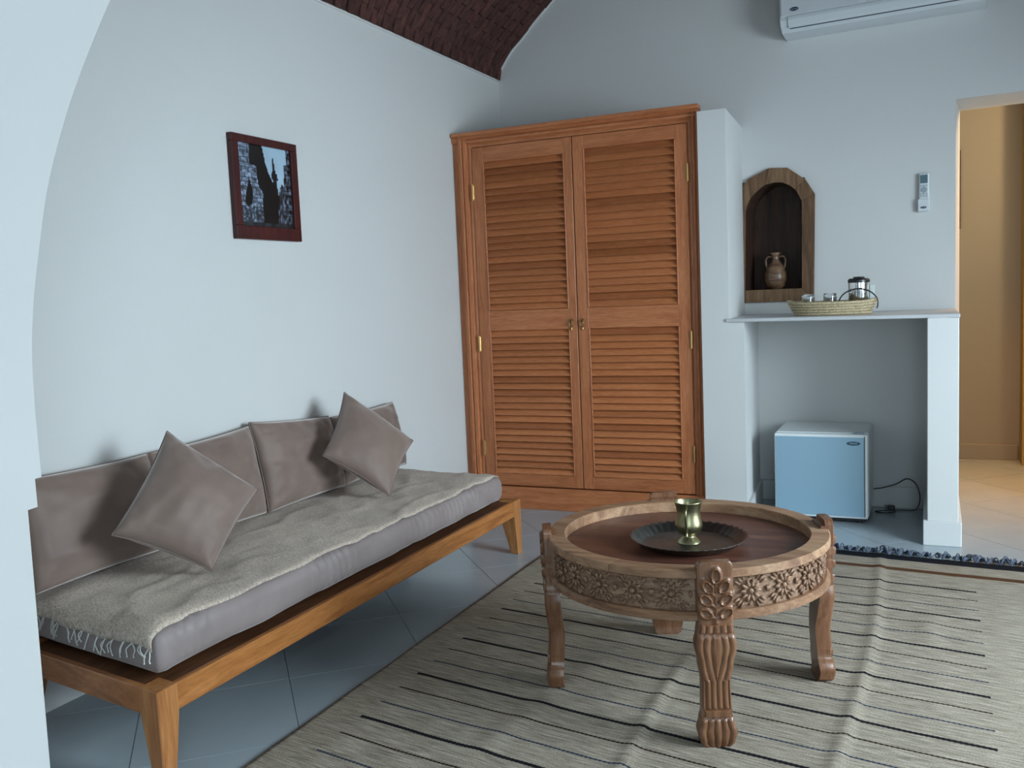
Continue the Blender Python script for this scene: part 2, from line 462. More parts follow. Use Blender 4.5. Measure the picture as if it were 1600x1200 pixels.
# right wall with window opening
bm = bmesh.new()
y0, y1, z0, z1 = 2.0, 3.9, 0.50, 2.40
box(bm, 2.5, 2.8, -1.6, y0, -0.1, 4.4); box(bm, 2.5, 2.8, y1, 7.7, -0.1, 4.4)
box(bm, 2.5, 2.8, y0, y1, -0.1, z0); box(bm, 2.5, 2.8, y0, y1, z1, 4.4)
obj('wall_right', bm, M['wall'], kind='structure')
bm = bmesh.new()
for a, b_, c, d in ((y0, y1, z0, z0+0.06), (y0, y1, z1-0.06, z1), (y0, y0+0.06, z0, z1), (y1-0.06, y1, z0, z1), ((y0+y1)/2-0.04, (y0+y1)/2+0.04, z0, z1)):
    box(bm, 2.58, 2.64, a, b_, c, d, 0.004)
win = obj('window_1', bm, M['white_paint'], kind='structure')
for a, b_ in ((y0+0.06, (y0+y1)/2-0.04), ((y0+y1)/2+0.04, y1-0.06)):
    bm = bmesh.new(); box(bm, 2.605, 2.613, a, b_, z0+0.06, z1-0.06); obj('pane', bm, M['glass'], win)
# room behind the camera
bm = bmesh.new(); box(bm, -3.1, 2.8, -1.75, -1.5, -0.1, 4.4)
obj('wall_front', bm, M['wall'], kind='structure')
bm = bmesh.new(); box(bm, -3.1, 2.8, -1.75, 0.7, 2.85, 3.0)
obj('ceiling_anteroom', bm, M['wall'], kind='structure')
# hall beyond the opening
bm = bmesh.new(); box(bm, -1.6, 1.9, 7.53, 7.75, -0.1, 2.9)
obj('wall_hall', bm, M['hall'], kind='structure')
bm = bmesh.new(); box(bm, 0.562, 0.75, 7.30, 7.53, 0, 2.9)
obj('wall_hall_corner', bm, M['hall_yellow'], kind='structure')
bm = bmesh.new(); box(bm, -1.8, -1.6, 6.2, 7.75, -0.1, 2.9)
obj('wall_hall_end', bm, M['hall'], kind='structure')
bm = bmesh.new(); box(bm, -1.8, 1.9, 6.15, 7.75, 2.7, 2.9)
obj('ceiling_hall', bm, M['hall'], kind='structure')
bm = bmesh.new(); box(bm, -1.6, 0.55, 7.512, 7.53, 0, 0.11, 0.002)
obj('baseboard_hall', bm, M['hall'], kind='structure')

# foreground arch: profile (x, z) of the far edge, splayed jamb
left = [(-2.118, 0.0), (-2.108, 0.857), (-2.071, 0.865), (-2.071, 0.938), (-2.047, 0.943), (-2.048, 1.10), (-2.041, 1.243),
        (-2.020, 1.369), (-1.986, 1.492), (-1.937, 1.642), (-1.867, 1.784), (-1.789, 1.906), (-1.682, 2.045), (-1.56, 2.18), (-1.38, 2.33),
        (-1.15, 2.45), (-0.88, 2.53), (-0.55, 2.56)]
prof = left + [(-1.1-x, z) for x, z in left[::-1][1:]]
def arch_wall():
    bm = bmesh.new(); yf, yn = 1.6, 0.62; dx = 0.245*(yf-yn)
    # smooth the arch by chord subdivision
    n = len(prof)
    def near(x, z):
        k = max(-1, min(1, (-0.55-x)/1.5)); return (x+dx*k, yn, z-0.10*(1-abs(k)))
    F = [bm.verts.new((x, yf, z)) for x, z in prof]
    Nn = [bm.verts.new(near(x, z)) for x, z in prof]
    def outer(x, z, i):
        t = i/(n-1)
        if z < 0.95: return (-3.0 if x < -0.55 else 2.7, z)
        # spread along top
        if x < -0.55: return (-3.0 + (x+2.047)/(1.497)*2.45, 4.3) if z > 1.5 else (-3.0, z)
        return (2.7 - (0.947-x)/1.497*3.25, 4.3) if z > 1.5 else (2.7, z)
    OF = []; ON = []
    for i, (x, z) in enumerate(prof):
        a, c = outer(x, z, i)
        OF.append(bm.verts.new((a, yf, c))); ON.append(bm.verts.new((a, yn, c)))
    for i in range(n-1):
        bm.faces.new((F[i], F[i+1], OF[i+1], OF[i]))
        bm.faces.new((Nn[i+1], Nn[i], ON[i], ON[i+1]))
        bm.faces.new((F[i+1], F[i], Nn[i], Nn[i+1]))
        bm.faces.new((OF[i], OF[i+1], ON[i+1], ON[i]))
    return bm
def catmull(pts, k=5):
    out = []
    for i in range(len(pts)-1):
        p0 = pts[max(i-1, 0)]; p1 = pts[i]; p2 = pts[i+1]; p3 = pts[min(i+2, len(pts)-1)]
        for j in range(k):
            t = j/k
            out.append(tuple(0.5*((2*p1[a]) + (-p0[a]+p2[a])*t + (2*p0[a]-5*p1[a]+4*p2[a]-p3[a])*t*t + (-p0[a]+3*p1[a]-3*p2[a]+p3[a])*t**3) for a in range(len(p1))))
    out.append(tuple(pts[-1])); return out
_l = left[:5] + catmull(left[5:], 4)
prof = _l + [(-1.1-x, z) for x, z in _l[::-1][1:]]
bm = arch_wall()
o = obj('wall_arch', bm, M['wall'], kind='structure'); autosmooth(o, 12)

# vault: barrel vault along Y, springing at both long walls
vp = [(0, 0), (0.010, 0.062), (0.046, 0.124), (0.110, 0.205), (0.188, 0.268), (0.276, 0.351), (0.392, 0.447), (0.70, 0.69), (1.1, 0.94), (1.7, 1.20), (2.625, 1.34)]
vps = catmull(vp, 6)
vfull = vps + [(5.25-d, h) for d, h in vps[::-1][1:]]
bm = bmesh.new()
A = [bm.verts.new((-2.75+d, 1.55, 2.822+h)) for d, h in vfull]; B_ = [bm.verts.new((-2.75+d, 6.25, 2.822+h)) for d, h in vfull]
for i in range(len(A)-1): bm.faces.new((A[i], B_[i], B_[i+1], A[i+1]))
vault = obj('ceiling', bm, M['mortar'], kind='structure'); solid(vault, 0.25, 1)
# resample arc length
pts = [Vector((d, h)) for d, h in vfull]; acc = [0.0]
for i in range(1, len(pts)): acc.append(acc[-1]+(pts[i]-pts[i-1]).length)
def at_arc(s):
    s = max(0.0, min(acc[-1]-1e-6, s)); i = int(np.searchsorted(acc, s, side='right'))-1; i = min(i, len(pts)-2)
    f = (s-acc[i])/(acc[i+1]-acc[i]); p = pts[i].lerp(pts[i+1], f); t = (pts[i+1]-pts[i]).normalized()
    return p, t
BL, BW, BD = 0.165, 0.056, 0.022
bme = bmesh.new(); box(bme, -BL/2+0.004, BL/2-0.004, -BW/2+0.0035, BW/2-0.0035, -0.012, 0.010, 0.0025)
bmesh_me = D.meshes.new('brick'); bme.to_mesh(bmesh_me); bme.free(); bmesh_me.materials.append(M['brick'])
stuff = bmesh.new(); rest = []
nr = int(4.5/BW)
for r_ in range(nr):
    y = 1.63 + (r_+0.5)*BW
    s = -BL*0.5*(r_ % 2) + 0.004
    while s < acc[-1]-0.02:
        mid = s+BL/2; hf = 1.0
        if s < -0.01: mid = s+BL*0.75; hf = 0.5       # half brick at the springing
        if True:
            p, t = at_arc(mid)
            ang = math.atan2(t.y, t.x)
            pos = Vector((-2.75+p.x, y, 2.822+p.y)); jit = random.uniform(-0.004, 0.005)
            nrm = Vector((t.y, 0, -t.x))       # towards the room
            M4 = Matrix.Translation(pos+nrm*(0.002+jit)) @ Matrix.Rotation(-ang+random.uniform(-0.02, 0.02), 4, 'Y') @ Matrix.Rotation(random.uniform(-0.015, 0.015), 4, 'Z') @ Matrix.Diagonal((hf, 1, 1, 1))
            vis = mid < 0.12+0.42*(y-3.5) and y > 3.55
            if vis and y < 6.1:
                o = link('brick', bmesh_me, vault); o.matrix_local = M4
            else:
                rest.append(M4)
        s += BL
cube = [(-BL/2+0.004, -BW/2+0.0035, -0.012), (BL/2-0.004, -BW/2+0.0035, -0.012), (BL/2-0.004, BW/2-0.0035, -0.012), (-BL/2+0.004, BW/2-0.0035, -0.012),
        (-BL/2+0.004, -BW/2+0.0035, 0.010), (BL/2-0.004, -BW/2+0.0035, 0.010), (BL/2-0.004, BW/2-0.0035, 0.010), (-BL/2+0.004, BW/2-0.0035, 0.010)]
vv = []; ff = []
for m4 in rest:
    b0 = len(vv); vv += [tuple(m4 @ Vector(c)) for c in cube]
    ff += [tuple(b0+i for i in f) for f in ((0, 3, 2, 1), (4, 5, 6, 7), (0, 1, 5, 4), (1, 2, 6, 5), (2, 3, 7, 6), (3, 0, 4, 7))]
me = D.meshes.new('brickwork'); me.from_pydata(vv, [], ff); me.materials.append(M['brick'])
o = link('brickwork', me, vault); o['kind'] = 'stuff'
# thin plaster lip where vault meets the walls
bm = bmesh.new()
tube(bm, [(-2.748, y, 2.822+0.003*nz(y*3, 1)) for y in np.linspace(1.6, 6.0, 60)], 0.008, 6)
obj('trim_1', bm, M['wall'], kind='structure', smooth=True)
bm = bmesh.new(); q = []
for d, h in vps:
    x = -2.75+d; u = (x-0.1)/EU.x; q.append(W(u+0.012*min(1, h/0.1), -0.006, 2.822+h-0.014*min(1, d/0.1)))
tube(bm, q, 0.009, 6); obj('trim_2', bm, M['wall'], kind='structure', smooth=True)

# masonry pier beside the wardrobe, mantel pier and shelf slab
bm = bmesh.new()
prism(bm, [(-1.192, 5.20, 0), (-0.956, 5.20, 0), (-0.998, 5.89, 0), (-1.192, 5.89, 0)], (0, 0, 1.146))
prism(bm, [(-1.192, 5.20, 1.146), (-1.038, 5.20, 1.146), (-1.074, 5.89, 1.146), (-1.192, 5.89, 1.146)], (0, 0, 1.162))
obj('wall_pier', bm, M['wall'], kind='structure')
bm = bmesh.new(); box(bm, -0.032, 0.112, 5.03, 5.81, 0, 1.146, 0.004)
obj('wall_mantel_pier', bm, M['wall'], kind='structure')
bm = bmesh.new()
hexa(bm, [(-1.056, 5.19, 1.144), (0.116, 5.022, 1.144), (0.112, 5.81, 1.144), (-1.077, 5.885, 1.144), (-1.056, 5.19, 1.163), (0.116, 5.022, 1.163), (0.112, 5.81, 1.163), (-1.077, 5.885, 1.163)], 0.003, 1)
shelf = obj('mantel_shelf', bm, M['stone'], kind='structure')
# skirtings of the alcove
bm = bmesh.new(); box(bm, -0.05, 0.125, 5.012, 5.03, 0, 0.125, 0.003); box(bm, -0.05, -0.032, 5.03, 5.80, 0, 0.125, 0.003); box(bm, 0.112, 0.127, 5.03, 5.80, 0, 0.125, 0.003)
obj('baseboard_mantel', bm, M['skirt'], kind='structure')
bm = bmesh.new(); box(bm, -1.09, -0.13, -0.018, 0.0, 0, 0.125, 0.003, F=W)
hexa(bm, [(-0.956, 5.19, 0), (-0.938, 5.19, 0), (-0.978, 5.86, 0), (-0.998, 5.86, 0), (-0.956, 5.19, 0.125), (-0.938, 5.19, 0.125), (-0.978, 5.86, 0.125), (-0.998, 5.86, 0.125)])
box(bm, -1.19, -0.938, 5.183, 5.20, 0, 0.125, 0.003)
obj('baseboard_alcove', bm, M['skirt'], kind='structure')

# ================================================================== WARDROBE
WY = 5.26
wr = thing('wardrobe', 'tall wooden built-in wardrobe with two louvred doors and brass fittings', 'wardrobe', (-1.95, 5.5, 0))
bm = bmesh.new()
box(bm, -2.748, -1.20, 5.32, 5.34, 0.0, 2.33)       # backing behind the louvres (dark inside)
box(bm, -2.748, -1.20, 5.30, 5.86, 2.30, 2.335)
box(bm, -2.748, -2.73, 5.30, 5.86, 0.0, 2.33); box(bm, -1.22, -1.198, 5.30, 5.86, 0.0, 2.33)
obj('carcass', bm, M['ward_v'], wr)
def casing(name, horizontal, a0, a1, b0, b1, inner_high):
    """moulded casing: strip between b0..b1 across, a0..a1 along; thicker at the outer edge"""
    prof = [(0.0, 0.0), (0.0, 0.030), (0.22, 0.034), (0.30, 0.022), (0.40, 0.030), (0.58, 0.026), (0.66, 0.012), (0.82, 0.016), (1.0, 0.010), (1.0, 0.0)]
    pts = []
    for t, h in prof:
        c = b0+(b1-b0)*t if inner_high else b1-(b1-b0)*t
        pts.append((c, WY+0.01-h))
    bm = bmesh.new()
    if horizontal: prism(bm, [(a0, y, c) for c, y in pts], (a1-a0, 0, 0))
    else: prism(bm, [(c, y, a0) for c, y in pts], (0, 0, a1-a0))
    o = obj(name, bm, M['ward_h'] if horizontal else M['ward_v'], wr); return o
casing('casing', False, 0.14, 2.325, -2.702, -2.616, True)
casing('casing', False, 0.14, 2.325, -1.262, -1.194, False)
casing('casing', True, -2.702, -1.196, 2.266, 2.335, False)
bm = bmesh.new(); box(bm, -2.745, -1.192, 5.225, 5.30, 2.334, 2.358, 0.004, 2)
obj('cornice', bm, M['ward_h'], wr)
bm = bmesh.new(); box(bm, -2.748, -2.702, 5.262, 5.30, 0.0, 2.31, 0.002); box(bm, -2.748, -2.702, 5.245, 5.262, 2.30, 2.334, 0.002)
obj('filler_panel', bm, M['ward_v'], wr)
bm = bmesh.new(); box(bm, -2.702, -1.196, 5.245, 5.30, 0.0, 0.138, 0.003)
obj('plinth', bm, M['ward_h'], wr)
slat_cache = {}
def door(x0, x1, sl, sr, ztop, hinge_x, knob_x, flip):
    d = obj('door', _door_frame(x0, x1, sl, sr, ztop), M['ward_v'], wr, origin=((x0+x1)/2, WY, 0))
    a, b_ = x0+sl, x1-sr
    for c0, c1 in ((0.146, 0.222), (1.127, 1.252), (ztop, 2.262)):
        bm = bmesh.new(); box(bm, a, b_, WY-0.007, WY+0.03, c0, c1, 0.002); obj('rail', bm, M['ward_h'], d)
    for z0_, z1_ in ((0.222, 1.127), (1.252, ztop)):
        n = 22; p = (z1_-z0_)/n
        for i in range(n):
            zc = z0_+(i+0.5)*p
            key = (round(b_-a, 3), round(p, 4))
            if key not in slat_cache:
                bm = bmesh.new(); L = (b_-a)/2
                # tilted board: bottom edge stands proud
                hexa(bm, [(-L, -0.016, -p*0.45), (L, -0.016, -p*0.45), (L, -0.004, -p*0.45), (-L, -0.004, -p*0.45),
                          (-L, 0.020, p*0.66), (L, 0.020, p*0.66), (L, 0.032, p*0.66), (-L, 0.032, p*0.66)], 0.0015)
                me = D.meshes.new('slat'); bm.to_mesh(me); bm.free(); me.materials.append(M['slat']); slat_cache[key] = me
            o = link('slat', slat_cache[key], d, ((a+b_)/2-(x0+x1)/2, 0.003+random.uniform(-0.001, 0.001), zc))
            o.rotation_euler = (random.uniform(-0.03, 0.03), random.uniform(-0.002, 0.002), 0)
    for z in (1.99, 1.047, 0.385):
        bm = bmesh.new(); box(bm, hinge_x-0.006, hinge_x+0.006, WY-0.012, WY+0.004, z-0.045, z+0.045, 0.002)
        tube(bm, [(hinge_x, WY-0.014, z-0.05), (hinge_x, WY-0.014, z+0.05)], 0.006, 8)
        obj('hinge', bm, M['brass'], d, label='brass hinge')
    bm = bmesh.new(); kx = knob_x
    lathe(bm, [(0.0, 0), (0.012, 0.0), (0.012, 0.004), (0.0, 0.006)], (0, 0, 0), 14)
    for v in bm.verts: v.co = Vector((kx+v.co.x, WY-0.008-v.co.z, 1.178+v.co.y))
    ring = [(kx+0.010*math.cos(a_), WY-0.018-0.002*math.sin(a_), 1.158+0.022*math.sin(a_)) for a_ in np.linspace(0, 2*PI, 18, endpoint=False)]
    closed_tube(bm, ring, 0.003)
    box(bm, kx-0.005, kx+0.005, WY-0.016, WY-0.006, 1.118, 1.145, 0.002)
    obj('drop_pull', bm, M['bronze'], d, smooth=False, label='small aged brass drop pull')
    return d
def _door_frame(x0, x1, sl, sr, ztop):
    bm = bmesh.new(); y0, y1 = WY-0.008, WY+0.03
    box(bm, x0, x0+sl, y0, y1, 0.146, 2.262, 0.0025); box(bm, x1-sr, x1, y0, y1, 0.146, 2.262, 0.0025)
    for a, b_ in ((0.222, 1.127), (1.252, ztop)):      # bead round each louvre panel
        box(bm, x0+sl-0.001, x0+sl+0.006, y0-0.004, y0+0.006, a, b_, 0.002)
        box(bm, x1-sr-0.006, x1-sr+0.001, y0-0.004, y0+0.006, a, b_, 0.002)
    for zx in (0.18, 1.19, 2.215):
        for xx in (x0+sl*0.5, x1-sr*0.5):
            box(bm, xx-0.004, xx+0.004, y0-0.0015, y0+0.002, zx-0.004, zx+0.004)
    return bm
door(-2.613, -1.956, 0.072, 0.050, 2.168, -2.615, -1.994, False)
door(-1.950, -1.264, 0.068, 0.068, 2.184, -1.262, -1.922, True)

# ================================================================== NICHE frame and contents
nf = thing('niche_frame', 'rough brown wooden arched frame set round the wall niche', 'frame', W(-0.98, 0, 1.24))
outer = [(-1.206, 1.235), (-1.190, 1.93), (-1.139, 1.988), (-1.008, 2.042), (-0.902, 2.034), (-0.800, 1.956), (-0.746, 1.866), (-0.758, 1.235)]
inner = [(-1.170, 1.312), (-1.158, 1.80), (-1.128, 1.87), (-1.035, 1.945), (-0.930, 1.948), (-0.858, 1.900), (-0.820, 1.83), (-0.826, 1.312)]
innS = [inner[0]] + catmull(inner[1:7], 4) + [inner[7]]
for i in range(7):
    bm = bmesh.new(); j = i+1
    t0, t1 = 0.004, 0.004
    a, b_, c, d = outer[i], outer[j], inner[j], inner[i]
    inn = innS[1+4*(i-1):1+4*i+1][::-1] if 1 <= i <= 5 else [c, d]
    pts = [W(p[0], -0.026, p[1]) for p in [a, b_]+list(inn)]
    prism(bm, pts, EN*0.024, 0.002)
    obj('frame_board', bm, M['niche'], nf)
bm = bmesh.new(); prism(bm, [W(p[0], -0.026, p[1]) for p in (outer[7], outer[0], inner[0], inner[7])], EN*0.024, 0.002)
obj('frame_board', bm, M['niche'], nf)
# lining: box with arched top
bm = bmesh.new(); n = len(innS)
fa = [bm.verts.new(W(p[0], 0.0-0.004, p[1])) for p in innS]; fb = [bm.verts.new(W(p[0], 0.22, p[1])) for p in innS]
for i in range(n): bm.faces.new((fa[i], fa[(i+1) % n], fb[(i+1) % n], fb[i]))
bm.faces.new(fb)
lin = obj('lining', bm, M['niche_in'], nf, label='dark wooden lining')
jug = thing('amphora_jug', 'small brown glazed two-handled clay jug standing in the wall niche', 'jug', W(-1.003, 0.085, 1.313))
jc = W(-1.003, 0.085, 1.313)
bm = bmesh.new()
lathe(bm, [(0, 0), (0.040, 0.0), (0.055, 0.02), (0.068, 0.06), (0.066, 0.095), (0.056, 0.125), (0.047, 0.145), (0.028, 0.165), (0.021, 0.18), (0.022, 0.205), (0.032, 0.218), (0.030, 0.226), (0.018, 0.222), (0.017, 0.17)], jc, 32)
obj('body', bm, M['clay'], jug, smooth=True)
for s in (-1, 1):
    bm = bmesh.new()
    pth = [jc+EU*s*x+Vector((0, 0, z)) for x, z in catmull([(0.020, 0.196), (0.045, 0.200), (0.060, 0.180), (0.058, 0.150), (0.052, 0.125)], 4)]
    tube(bm, pth, 0.0065, 8); obj('handle', bm, M['clay'], jug, smooth=True)

# ================================================================== things on the mantel
bc = Vector((-0.513, 5.40, 1.163))
bk = thing('palm_basket', 'shallow oval basket of coiled palm straw on the mantel shelf', 'basket', bc)
for k in range(5):
    bm = bmesh.new(); a, b_ = 0.198+0.009*k, 0.108+0.008*k
    ring = []
    for t in np.linspace(0, 2*PI, 64, endpoint=False):
        ring.append(bc+Vector((a*math.cos(t), b_*math.sin(t), 0.009+0.0145*k+0.012*(k/4)*(abs(math.cos(t))**6))))
    closed_tube(bm, ring, 0.0085, 7); obj('coil', bm, M['straw'], bk, smooth=True)
bm = bmesh.new(); lathe(bm, [(0.0, 0.004), (1.0, 0.004), (1.0, 0.012), (0, 0.012)], (0, 0, 0), 48)
for v in bm.verts: v.co = Vector((bc.x+v.co.x*0.2, bc.y+v.co.y*0.11, bc.z+v.co.z))
obj('base', bm, M['straw'], bk)
tc_ = Vector((-0.373, 5.40, 1.175))
th = thing('vacuum_flask', 'steel vacuum jug with black lid and bail handle in the basket', 'flask', tc_)
bm = bmesh.new(); lathe(bm, [(0, 0), (0.052, 0), (0.054, 0.004), (0.054, 0.165), (0.050, 0.170), (0, 0.170)], tc_, 40)
autosmooth(obj('body', bm, M['steel'], th))
bm = bmesh.new(); lathe(bm, [(0.0545, 0.158), (0.057, 0.160), (0.057, 0.172), (0.050, 0.180), (0.030, 0.182), (0.028, 0.189), (0, 0.191)], tc_, 40)
autosmooth(obj('lid', bm, M['black'], th, label='black plastic lid'))
bm = bmesh.new(); hp = [tc_+Vector((0.100*math.cos(t), -0.058+0.0*t, 0.045+0.080*math.sin(t))) for t in np.linspace(-0.35, PI+0.35, 30)]
tube(bm, [Vector((p.x, tc_.y-0.062, p.z)) for p in hp], 0.0035, 8)
obj('bail_handle', bm, M['black'], th, smooth=True, label='black wire handle')
bm = bmesh.new(); box(bm, tc_.x+0.055, tc_.x+0.080, tc_.y-0.01, tc_.y+0.01, tc_.z+0.04, tc_.z+0.145, 0.004)
obj('grip', bm, M['clear'], th, label='pale grip')
for i, (x, lb) in enumerate(((-0.636, 'clear glass tumbler upturned in the basket, nearer the niche'), (-0.520, 'clear glass tumbler upturned in the basket, nearer the steel jug'))):
    c = Vector((x, 5.38, 1.175)); bm = bmesh.new()
    lathe(bm, [(0.037, 0.0), (0.034, 0.0), (0.030, 0.092), (0, 0.092), (0, 0.106), (0.032, 0.106), (0.034, 0.10), (0.037, 0.0)], c, 32)
    o = obj('glass_tumbler', bm, M['glass'], origin=c); autosmooth(o); tag(o, lb, 'glass', 'tumblers in the basket')

# ================================================================== REMOTE on wall
rm = thing('remote_control', 'white air conditioner remote hanging in its wall holder', 'remote', W(-0.15, 0, 1.72))
bm = bmesh.new(); box(bm, -0.177, -0.124, -0.026, -0.008, 1.745, 1.928, 0.006, 2, F=W); obj('body', bm, M['ac_white'], rm)
bm = bmesh.new(); box(bm, -0.183, -0.124, -0.034, -0.001, 1.715, 1.785, 0.003, 1, F=W); obj('holder', bm, M['ac_white'], rm)
bm = bmesh.new(); box(bm, -0.170, -0.132, -0.028, -0.0255, 1.872, 1.918, F=W); obj('screen', bm, M['lcd'], rm, label='grey display')
bm = bmesh.new()
for i in range(3):
    box(bm, -0.171+0.0145*i, -0.163+0.0145*i, -0.0285, -0.0255, 1.855, 1.862, F=W)
    for k, z in enumerate((1.810, 1.798)): box(bm, -0.172+0.0145*i, -0.162+0.0145*i, -0.0285, -0.0255, z, z+0.006, F=W)
c = bmesh.new(); lathe(c, [(0, 0), (0.018, 0), (0.017, 0.003), (0, 0.003)], (0, 0, 0), 24)
for v in c.verts: v.co = W(-0.152+v.co.x, -0.0255-v.co.z, 1.836+v.co.y)
merge(bm, c); obj('buttons', bm, M['button'], rm)
def oval_badge(name, parent, fr, cu, cz, d, a, b_, mat, text, tilt=0.0, tsize=None):
    bm = bmesh.new(); n = 32
    ring = [(cu+a*math.cos(t), cz+b_*math.sin(t)) for t in np.linspace(0, 2*PI, n, endpoint=False)]
    prism(bm, [fr(u, d, z) for u, z in ring], fr(0, -0.0015, 0)-fr(0, 0, 0))
    bd = obj(name, bm, mat, parent)
    if text:
        cu_ = D.curves.new('lettering', 'FONT'); cu_.body = text; cu_.size = tsize or b_*1.2; cu_.align_x = 'CENTER'; cu_.align_y = 'CENTER'; cu_.extrude = 0.0002
        o = D.objects.new('lettering', cu_); COL.objects.link(o)
        dg = bpy.context.evaluated_depsgraph_get(); me = D.meshes.new_from_object(o.evaluated_get(dg)); D.objects.remove(o)
        pw = wpos(bd)
        for v in me.vertices: v.co = fr(cu+v.co.x, d-0.0019-v.co.z, cz+v.co.y)-pw
        me.materials.clear(); me.materials.append(M['letter']); link('lettering', me, bd)
    return bd
oval_badge('badge', rm, W, -0.153, 1.737, -0.034, 0.016, 0.0058, M['badge'], 'Carrier')

# ================================================================== AIR CONDITIONER
ac = thing('air_conditioner', 'white split air conditioner unit mounted high on the wall', 'air conditioner', W(-0.37, 0, 2.77))
u0, u1 = -0.895, 0.155
pf = [(0, 3.09), (-0.16, 3.09), (-0.195, 3.06), (-0.205, 2.98), (-0.205, 2.84), (-0.192, 2.812), (-0.15, 2.780), (-0.05, 2.772), (0, 2.772)]
bm = bmesh.new(); prism(bm, [W(u0, d, z) for d, z in pf], EU*(u1-u0), 0.003)
obj('housing', bm, M['ac_white'], ac)
bm = bmesh.new()
prism(bm, [W(u0+0.008, d, z) for d, z in ((-0.204, 3.07), (-0.211, 3.06), (-0.211, 2.862), (-0.204, 2.862))], EU*(u1-u0-0.016), 0.002)
obj('front_panel', bm, M['ac_white'], ac)
bm = bmesh.new()
prism(bm, [W(u0+0.045, d, z) for d, z in ((-0.203, 2.857), (-0.212, 2.857), (-0.212, 2.838), (-0.200, 2.808), (-0.185, 2.796), (-0.180, 2.803))], EU*(u1-u0-0.09), 0.002)
obj('flap', bm, M['ac_white'], ac)
bm = bmesh.new()
gp = [(u0+0.042, 2.858), (u0+0.042, 2.812), (u0+0.055, 2.796), (u1-0.055, 2.796), (u1-0.042, 2.812), (u1-0.042, 2.858)]
def gd(z): return -0.206 if z > 2.84 else (-0.206+(2.84-z)*0.50)
tube(bm, [W(u, gd(z)+0.004, z) for u, z in gp], 0.0035, 6); obj('flap_groove', bm, M['groove'], ac)
oval_badge('badge', ac, W, -0.812, 2.893, -0.211, 0.024, 0.0105, M['badge'], 'Carrier')

# ================================================================== FRIDGE
fx0, fx1, fy, fz = -0.828, -0.328, 5.36, 0.505
fr = thing('mini_fridge', 'small silver and white mini fridge standing under the mantel', 'fridge', ((fx0+fx1)/2, 5.58, 0))
bm = bmesh.new(); box(bm, fx0+0.004, fx1, fy+0.045, 5.80, 0.03, fz, 0.006, 2); obj('cabinet', bm, M['fridge_white'], fr)
bm = bmesh.new(); box(bm, fx0, fx1-0.002, fy, fy+0.04, 0.028, fz-0.004, 0.008, 2)
dr = obj('door', bm, M['fridge_white'], fr)
bm = bmesh.new(); box(bm, fx0+0.006, fx1-0.022, fy-0.002, fy+0.004, 0.040, fz-0.020, 0.002); obj('door_panel', bm, M['fridge_door'], dr, label='silver blue front panel')
bm = bmesh.new(); box(bm, fx1-0.021, fx1-0.016, fy-0.001, fy+0.002, 0.040, fz-0.014); obj('door_groove', bm, M['groove'], dr)
bm = bmesh.new(); box(bm, fx0+0.02, fx1-0.02, fy+0.02, 5.78, 0.012, 0.03); 
for x in (fx0+0.05, fx1-0.05):
    for y in (fy+0.05, 5.74): lathe(bm, [(0, 0), (0.018, 0), (0.018, 0.014), (0, 0.014)], (x, y, 0), 12)
obj('base', bm, M['black'], fr, label='black base and feet')
bm = bmesh.new(); ellipsoid(bm, (fx1-0.05, fy+0.03, fz+0.0), 0.032, 0.022, 0.007, sub=2); obj('hinge_cap', bm, M['button'], fr, smooth=True, label='grey hinge cap')
def FW(u, d, z): return Vector((u, fy+d, z))
oval_badge('badge', dr, FW, -0.404, 0.452, -0.002, 0.036, 0.011, M['badge2'], 'KIRIAZI', tsize=0.0125)
bm = bmesh.new(); ellipsoid(bm, (-0.745, fy-0.002, 0.055), 0.006, 0.003, 0.006, sub=2); obj('screw_cap', bm, M['fridge_white'], dr, smooth=True)
# cord
bm = bmesh.new()
cp = catmull([(-0.323, 5.76, 0.118), (-0.27, 5.79, 0.122), (-0.20, 5.80, 0.145), (-0.145, 5.79, 0.180), (-0.100, 5.78, 0.160), (-0.078, 5.77, 0.110), (-0.075, 5.75, 0.055), (-0.10, 5.735, 0.010), (-0.17, 5.73, 0.006), (-0.26, 5.70, 0.006), (-0.31, 5.66, 0.006), (-0.25, 5.64, 0.006), (-0.20, 5.68, 0.008), (-0.215, 5.715, 0.02)], 6)
tube(bm, cp, 0.0032, 7)
cd = obj('power_cord', bm, M['black'], origin=(-0.2, 5.74, 0.0), smooth=True); tag(cd, 'thin dark power cord looping from the mini fridge down to the alcove floor', 'cord')
bm = bmesh.new(); box(bm, -0.245, -0.205, 5.70, 5.725, 0.004, 0.035, 0.005, 2)
tube(bm, [(-0.245, 5.712, 0.028), (-0.262, 5.712, 0.034)], 0.0025, 6); tube(bm, [(-0.245, 5.712, 0.014), (-0.262, 5.712, 0.018)], 0.0025, 6)
obj('plug', bm, M['black'], cd)

